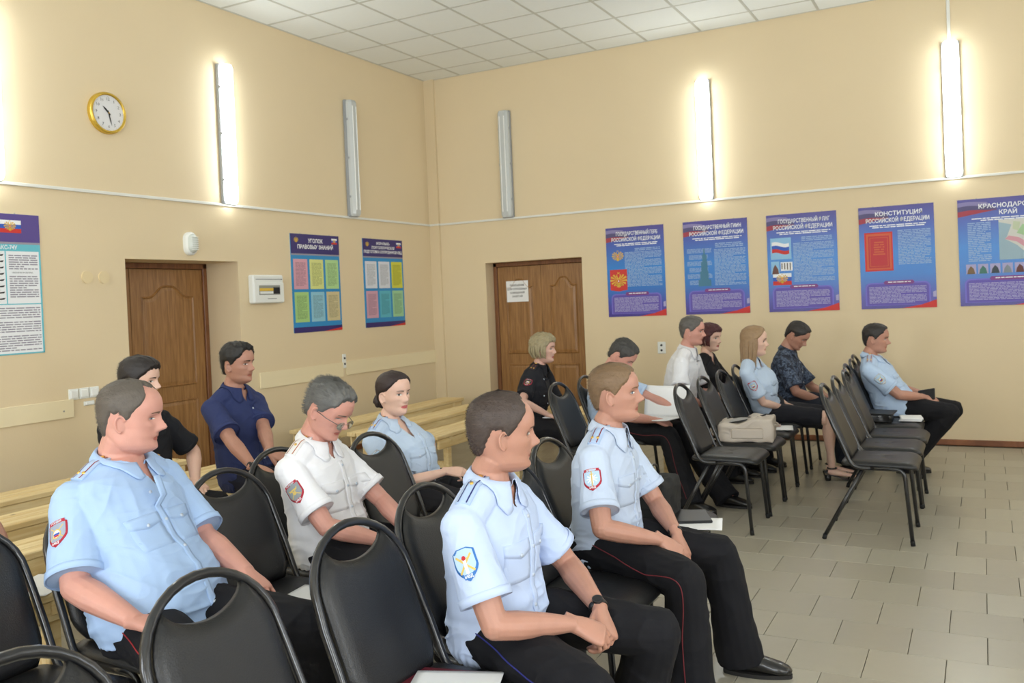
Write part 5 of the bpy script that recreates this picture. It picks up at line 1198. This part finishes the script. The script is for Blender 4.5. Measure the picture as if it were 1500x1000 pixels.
PEOPLE[13] = person('man in a dark camouflage shirt with his head bowed', (4.55, -1.28), 0, at(1168, 492, d=7.95), -6, 34, S=1.04, sk='tan', near=1, shirt='camo', sc_=M_camo, eyes='down', lean=-.03,
    hands=[at(1205, 588, Y=-1.36), at(1210, 580, Y=-1.2)], elbow=[(-.4, -1, -.4), (-.1, 1, -.6)], hair=mk_hair('dark brown short hair', (40, 35, 33), HL_SHORT, .013, .5, .8, .25, 1500, .009, seed=13), lm=fabric('dark camouflage trousers', (34, 38, 48)), sleeve=.85, jaw=1.04)
PEOPLE[14] = person('officer in a light blue shirt holding a black wallet, furthest right', (5.42, -1.40), 4, at(1284, 496, d=7.4), -4, 4, S=1.04, sk='tan', near=1, belly=.03, sc_=('light blue shirt cloth', (182, 203, 230)),
    hands=[(5.64, -1.47, .625), (5.65, -1.34, .625)], elbow=[(-.5, -1, -.3), (-.1, 1, -.6)], hand_kw=[dict(d=(.8, .4, -.35), n=(.2, -.4, .9), curl=.7), dict(d=(.75, -.4, -.35), n=(.2, .4, .9), curl=.7)], knees=[(5.82, -1.50, .505), (5.84, -1.28, .505)], feet=[(5.47, -1.48, .09), (5.45, -1.26, .09)],
    patch=('dark', 'pale', 'disc'), board_=(('grey', (170, 180, 200)), ('dark red', (130, 50, 60))), hair=mk_hair('dark brown short hair', (40, 35, 33), HL_SHORT, .012, .5, .8, .25, 1500, .009, seed=14), jaw=1.05)
PEOPLE[15] = person('person in a dark top at the left picture edge, only an arm in view', (2.50, -7.43), -4, (2.43, -7.50, 1.17), 0, 0, knees=[(2.93, -7.72, .50), (2.95, -7.56, .50)], feet=[(2.98, -7.74, .09), (2.98, -7.56, .09)], S=.98, sk='tan', near=0, shirt='tee', sc_=('dark navy cotton knit', (32, 34, 52)),
    seat=.45, hands=[Vector((2.78, -7.55, .60)), Vector((2.78, -7.36, .60))], hair=mk_hair('dark brown short hair', (40, 35, 33), HL_SHORT, .013, .5, .8, .25, seed=15))
# ------------------------------------------------------------------ things people wear or hold
p = PEOPLE[4]; M = p['MH']; m_fr = mat('thin metal spectacle frame', srgb(120, 118, 116), .3, .8); m_gl = mat('spectacle lens', srgb(200, 214, 214), .05, spec=.8)
nt = m_gl.node_tree; nt.nodes['Principled BSDF'].inputs['Transmission Weight'].default_value = .9
G = MB()
for s in (-1, 1):
    G.tube([M @ Vector((-.012, s*.079, .000)), M @ Vector((.04, s*.080, -.006)), M @ Vector((.094, s*.058, -.013))], .0016, 6)
    G.tube([M @ Vector((.100-.006*abs(math.cos(a)), s*(.034+.025*math.cos(a)), -.020+.017*math.sin(a))) for a in [2*math.pi*k/20 for k in range(21)]], .0012, 5)
G.tube([M @ Vector((.101, -.010, -.014)), M @ Vector((.107, 0, -.011)), M @ Vector((.101, .010, -.014))], .0012, 5)
gl = G.build('glasses', m_fr, p['root'], True)
for s in (-1, 1):
    c = [M @ Vector((.100-.006*abs(math.cos(a)), s*(.034+.024*math.cos(a)), -.020+.016*math.sin(a))) for a in [2*math.pi*k/20 for k in range(20)]]
    MB().add(c, [tuple(range(20))]).build('lens', m_gl, gl)
def watch(p, k, m, face_dir, r=.029, w=.011, dial=True):
    e, wr = p['EL'][k], p['WR'][k]; ax = (wr-e).normalized(); c = wr-ax*.012; up = Vector((0, 0, 1)); up = (up-ax*up.dot(ax)).normalized()
    b = MB().tube([c-ax*w, c-ax*w*.6, c+ax*w*.6, c+ax*w], [(r*.97, r*.80), (r*1.04, r*.88), (r*1.04, r*.88), (r*.97, r*.80)], 24, up=up, cap=False).build('wristwatch', m, p['root'], True)
    so = b.modifiers.new('s', 'SOLIDIFY'); so.thickness = .004
    if dial:
        f = p['MI'].to_3x3() @ Vector(face_dir); f = (f-ax*f.dot(ax)).normalized(); q = basis(c+f*(r*.88), ax.cross(f), ax)
        MB().prism([(.017*math.cos(a), .017*math.sin(a)) for a in [2*math.pi*i/20 for i in range(20)]], -.002, .006, q).build('watch_case', mat('steel watch case', srgb(90, 90, 92), .3, .9), b)
        MB().prism([(.014*math.cos(a), .014*math.sin(a)) for a in [2*math.pi*i/20 for i in range(20)]], .006, .0068, q).build('watch_dial', M_dark, b)
watch(PEOPLE[6], 1, mat('dark steel bracelet', srgb(62, 60, 58), .35, .8), (.2, -.5, 1), .030, .010)
watch(PEOPLE[7], 1, mat('black rubber strap', srgb(24, 24, 26), .5), (.2, -.5, 1), .029, .010, False)
watch(PEOPLE[3], 0, mat('black rubber strap', srgb(24, 24, 26), .5), (0, -1, .6), .029, .010)
# belts
# sandals on the long-haired officer
p = PEOPLE[12]
for k in (0, 1):
    an = p['feet'][k]; h = p['HJ'][k]; fd = Vector((an.x-h.x, an.y-h.y, 0)).normalized(); sd = Vector((-fd.y, fd.x, 0)); A = Vector((an.x, an.y, 0))
    rows = []
    for x, z, w in ((-.055, .052, .026), (-.02, .050, .028), (.04, .036, .031), (.09, .016, .038), (.15, .010, .039), (.195, .012, .026), (.21, .014, .010)):
        rows.append([A+fd*x-sd*w+Vector((0, 0, z-.006)), A+fd*x+sd*w+Vector((0, 0, z-.006)), A+fd*x+sd*w+Vector((0, 0, z)), A+fd*x-sd*w+Vector((0, 0, z))])
    sdl = MB().grid(rows, closed=True).build('sandal', M_shoe, p['root'])
    MB().tube([A-fd*.035+Vector((0, 0, .046)), A-fd*.03], [.027, .022], 10).build('heel', M_shoe, sdl, True)
    MB().tube([A+fd*.13+sd*.042+Vector((0, 0, .012)), A+fd*.125+sd*.030+Vector((0, 0, .036)), A+fd*.12+Vector((0, 0, .043)), A+fd*.125-sd*.030+Vector((0, 0, .036)), A+fd*.13-sd*.042+Vector((0, 0, .012))], (.006), 6).build('toe_strap', M_shoe, sdl, True)
    MB().tube([A+Vector((0, 0, .10))+(fd*math.cos(a)+sd*math.sin(a))*.035 for a in [2*math.pi*i/14 for i in range(15)]], .006, 6).build('ankle_strap', M_shoe, sdl, True)

def sheet(name, label, cat, loc, rz, w, h, m=M_paper, t=.0015, curl=0, tilt=(0, 0), group=None, print_=0, seed=0, n=10):
    rows = []; mb = MB()
    for i in range(n+1):
        rows.append([Vector((w*(i/n-.5), h*(j/n-.5), curl*((i/n-.5)**2*4+.3*(j/n-.5)**2))) for j in range(n+1)])
    mb.grid(rows); o = mb.build(name, m, None, True); so = o.modifiers.new('s', 'SOLIDIFY'); so.thickness = t
    o.location = loc; o.rotation_euler = (rad(tilt[0]), rad(tilt[1]), rad(rz)); tag(o, label, cat, group); return o
TOP = .4895
sheet('paper_sheet', 'white sheets on the pine bench behind the left-edge chair', 'paper', (2.58, -7.10, .452), 24, .21, .297)
sheet('paper_sheet', 'white sheet beyond the handbag on the seat in front of the sword-patch officer', 'paper', (4.86, -5.47, TOP+.006), 14, .297, .21, t=.003)
o = MB().box((-.15, -.11, 0), (.15, .11, .012), bev=.003).build('document_folder', mat('black folder cover', srgb(26, 26, 28), .4)); place(o, (4.78, -5.40, TOP+.010), (0, 0, rad(24))); tag(o, 'black folder lying over a white sheet beyond the front officers', 'folder')
t = thing('handbag', 'black rounded handbag on the chair beyond the sword-patch officer', 'bag', (4.66, -5.38, TOP))
def cushion(name, m, parent, size, M=None, p=3.2, vox=.006, sm=8):
    mb = MB(); mb.box((-size[0]/2, -size[1]/2, 0), (size[0]/2, size[1]/2, size[2])); me = fuse(mb, vox, sm*3, .7)
    c = get_co(me); no = get_no(me); c = c+no*((vnoise(c*22)-.5)*.012+ridged(c, (10, 10, 22))*.004)[:, None]; set_co(me, c); return link(name, me, m, parent, True)
cushion('bag_body', M_rubber, t, (.20, .26, .19), sm=14); MB().tube(smooth_path([(0, -.09, .17), (.0, -.06, .24), (0, .06, .24), (0, .09, .17)], 5), .006, 8).build('handle', M_shoe, t, True)
# beige backpack on its side on the second chair of the middle column
t = thing('backpack', 'beige leatherette backpack lying on the seat of the second chair', 'bag', (4.56, -3.02, TOP), rad(8)); mbg = mat('beige leatherette', srgb(190, 178, 164), .5, bump=.0006, bscale=150, vary=.06, vscale=20)
b = cushion('bag_body', mbg, t, (.38, .30, .17), sm=11); cc = get_co(b.data); cc[:, 2] *= .86+.9*cc[:, 0]; cc[:, 2] += .012*np.sin(cc[:, 0]*30)*np.clip(cc[:, 2]/.1, 0, 1); set_co(b.data, cc)
MB().box((-.10, -.162, .02), (.13, -.145, .10), bev=.012).build('front_pocket', mbg, t); MB().tube([(-.15, -.12, .125), (.0, -.11, .150), (.13, .02, .172)], .005, 6).build('zip', M_rubber, t, True)
MB().tube(smooth_path([(.14, -.06, .12), (.20, -.06, .11), (.215, 0, .10), (.20, .06, .11), (.14, .06, .12)], 5), .006, 8).build('handle', mbg, t, True)
for q in (-1, 1): MB().tube(smooth_path([(-.15, .10*q, .09), (-.215, .12*q, .11), (-.265, .11*q, .05), (-.235, .08*q, .010), (-.15, .09*q, .02)], 5), [(.005, .014)]*21, 6, up=(0, 1, 0)).build('strap', mbg, t, True)
MB().grid([[(x, y, (.86+.9*x)*.168+.006-.1*max(0, abs(y)-.08)) for y in (-.12, -.06, 0, .06, .12)] for x in (-.16, -.10, -.04, .02, .08)]).build('flap', mat('light grey leatherette', srgb(176, 172, 168), .5), t)
MB().tube(smooth_path([(-.13, -.05, .155), (-.06, -.06, .168), (.06, -.03, .160)], 5), .004, 6).build('zip_pull', M_rubber, t, True)
sheet('paper_sheet', 'white papers on the chair beside the long-haired officer', 'paper', (4.63, -2.50, TOP+.004), 12, .30, .23, t=.004)
o = MB().box((-.08, -.04, 0), (.08, .04, .010), bev=.004).build('phone', mat('pink phone case', srgb(214, 184, 176), .4)); place(o, (4.60, -2.44, TOP+.010), (0, 0, rad(10))); tag(o, 'pale pink phone lying on the papers beside the long-haired officer', 'phone')
o = MB().box((-.185, -.13, 0), (.185, .13, .012), bev=.005).build('document_folder', mat('black folder cover', srgb(26, 26, 28), .4)); place(o, (5.27, -1.93, TOP+.062), (0, rad(1), rad(-3))); tag(o, 'thin black folder on top of the bag on the right-hand column chair', 'folder')
t = thing('handbag', 'flat black bag under the thin folder in the right-hand column', 'bag', (5.28, -1.93, TOP)); cushion('bag_body', M_shoe, t, (.30, .24, .062), vox=.006, sm=3)
MB().tube(smooth_path([(-.06, -.11, .04), (-.05, -.15, .05), (.05, -.15, .05), (.06, -.11, .04)], 4), .005, 6).build('handle', M_shoe, t, True)
for k in range(3): 
    o = sheet('paper_sheet', ('lowest white sheet of the small pile on the right-hand column chair', 'middle white sheet of the small pile on the right-hand column chair', 'top white sheet of the small pile on the right-hand column chair')[k], 'paper', (5.56, -1.86, TOP+.004+.008*k), 4*k, .16, .21, t=.006, group='papers on the right-hand column')
# corner: red folder and paper on the seat in front
o = MB().box((-.16, -.115, 0), (.16, .115, .014), bev=.003).build('document_folder', mat('dark red folder cover', srgb(96, 22, 36), .45)); place(o, (4.70, -7.40, TOP), (0, 0, rad(12))); tag(o, 'dark red folder on the empty front chair at the bottom edge', 'folder')
sheet('paper_sheet', 'white sheet on the dark red folder at the bottom edge', 'paper', (4.77, -7.38, TOP+.017), 20, .25, .18)
sheet('paper_sheet', 'white sheet beside the thigh of the stout officer', 'paper', (3.86, -6.92, TOP+.004), 8, .20, .26)
# papers held
o = sheet('notebook', 'open white notebook on the knees of the woman with a bun', 'notebook', (3.86, -5.45, .600), 8, .34, .22, t=.010, curl=.01, tilt=(0, -3))
MB().tube([(3.80, -5.51, .66), (3.845, -5.49, .735)], .004, 8).build('pen', M_white); D.objects['pen']['label'] = 'thin pen held over the notebook by the woman with a bun'; D.objects['pen']['category'] = 'pen'
sheet('document_sheet', 'large curled white sheet held up by the officer bent over it', 'paper', (3.93, -2.88, .735), 8, .34, .25, curl=.02, tilt=(62, 0))
sheet('document_sheet', 'white sheets flat on the lap of the officer bent over', 'paper', (3.92, -3.06, .622), -14, .30, .24, t=.006, curl=.01)
sheet('document_sheet', 'white papers on the lap of the woman in dark uniform', 'paper', (3.06, -2.93, .602), 5, .26, .20, t=.006)
o = MB().box((-.07, -.05, 0), (.07, .05, .014), bev=.005).build('wallet', mat('black wallet leather', srgb(24, 24, 26), .4)); place(o, (5.655, -1.42, .635), (rad(62), rad(-12), rad(-20))); tag(o, 'black wallet in the hands of the officer furthest right', 'wallet')
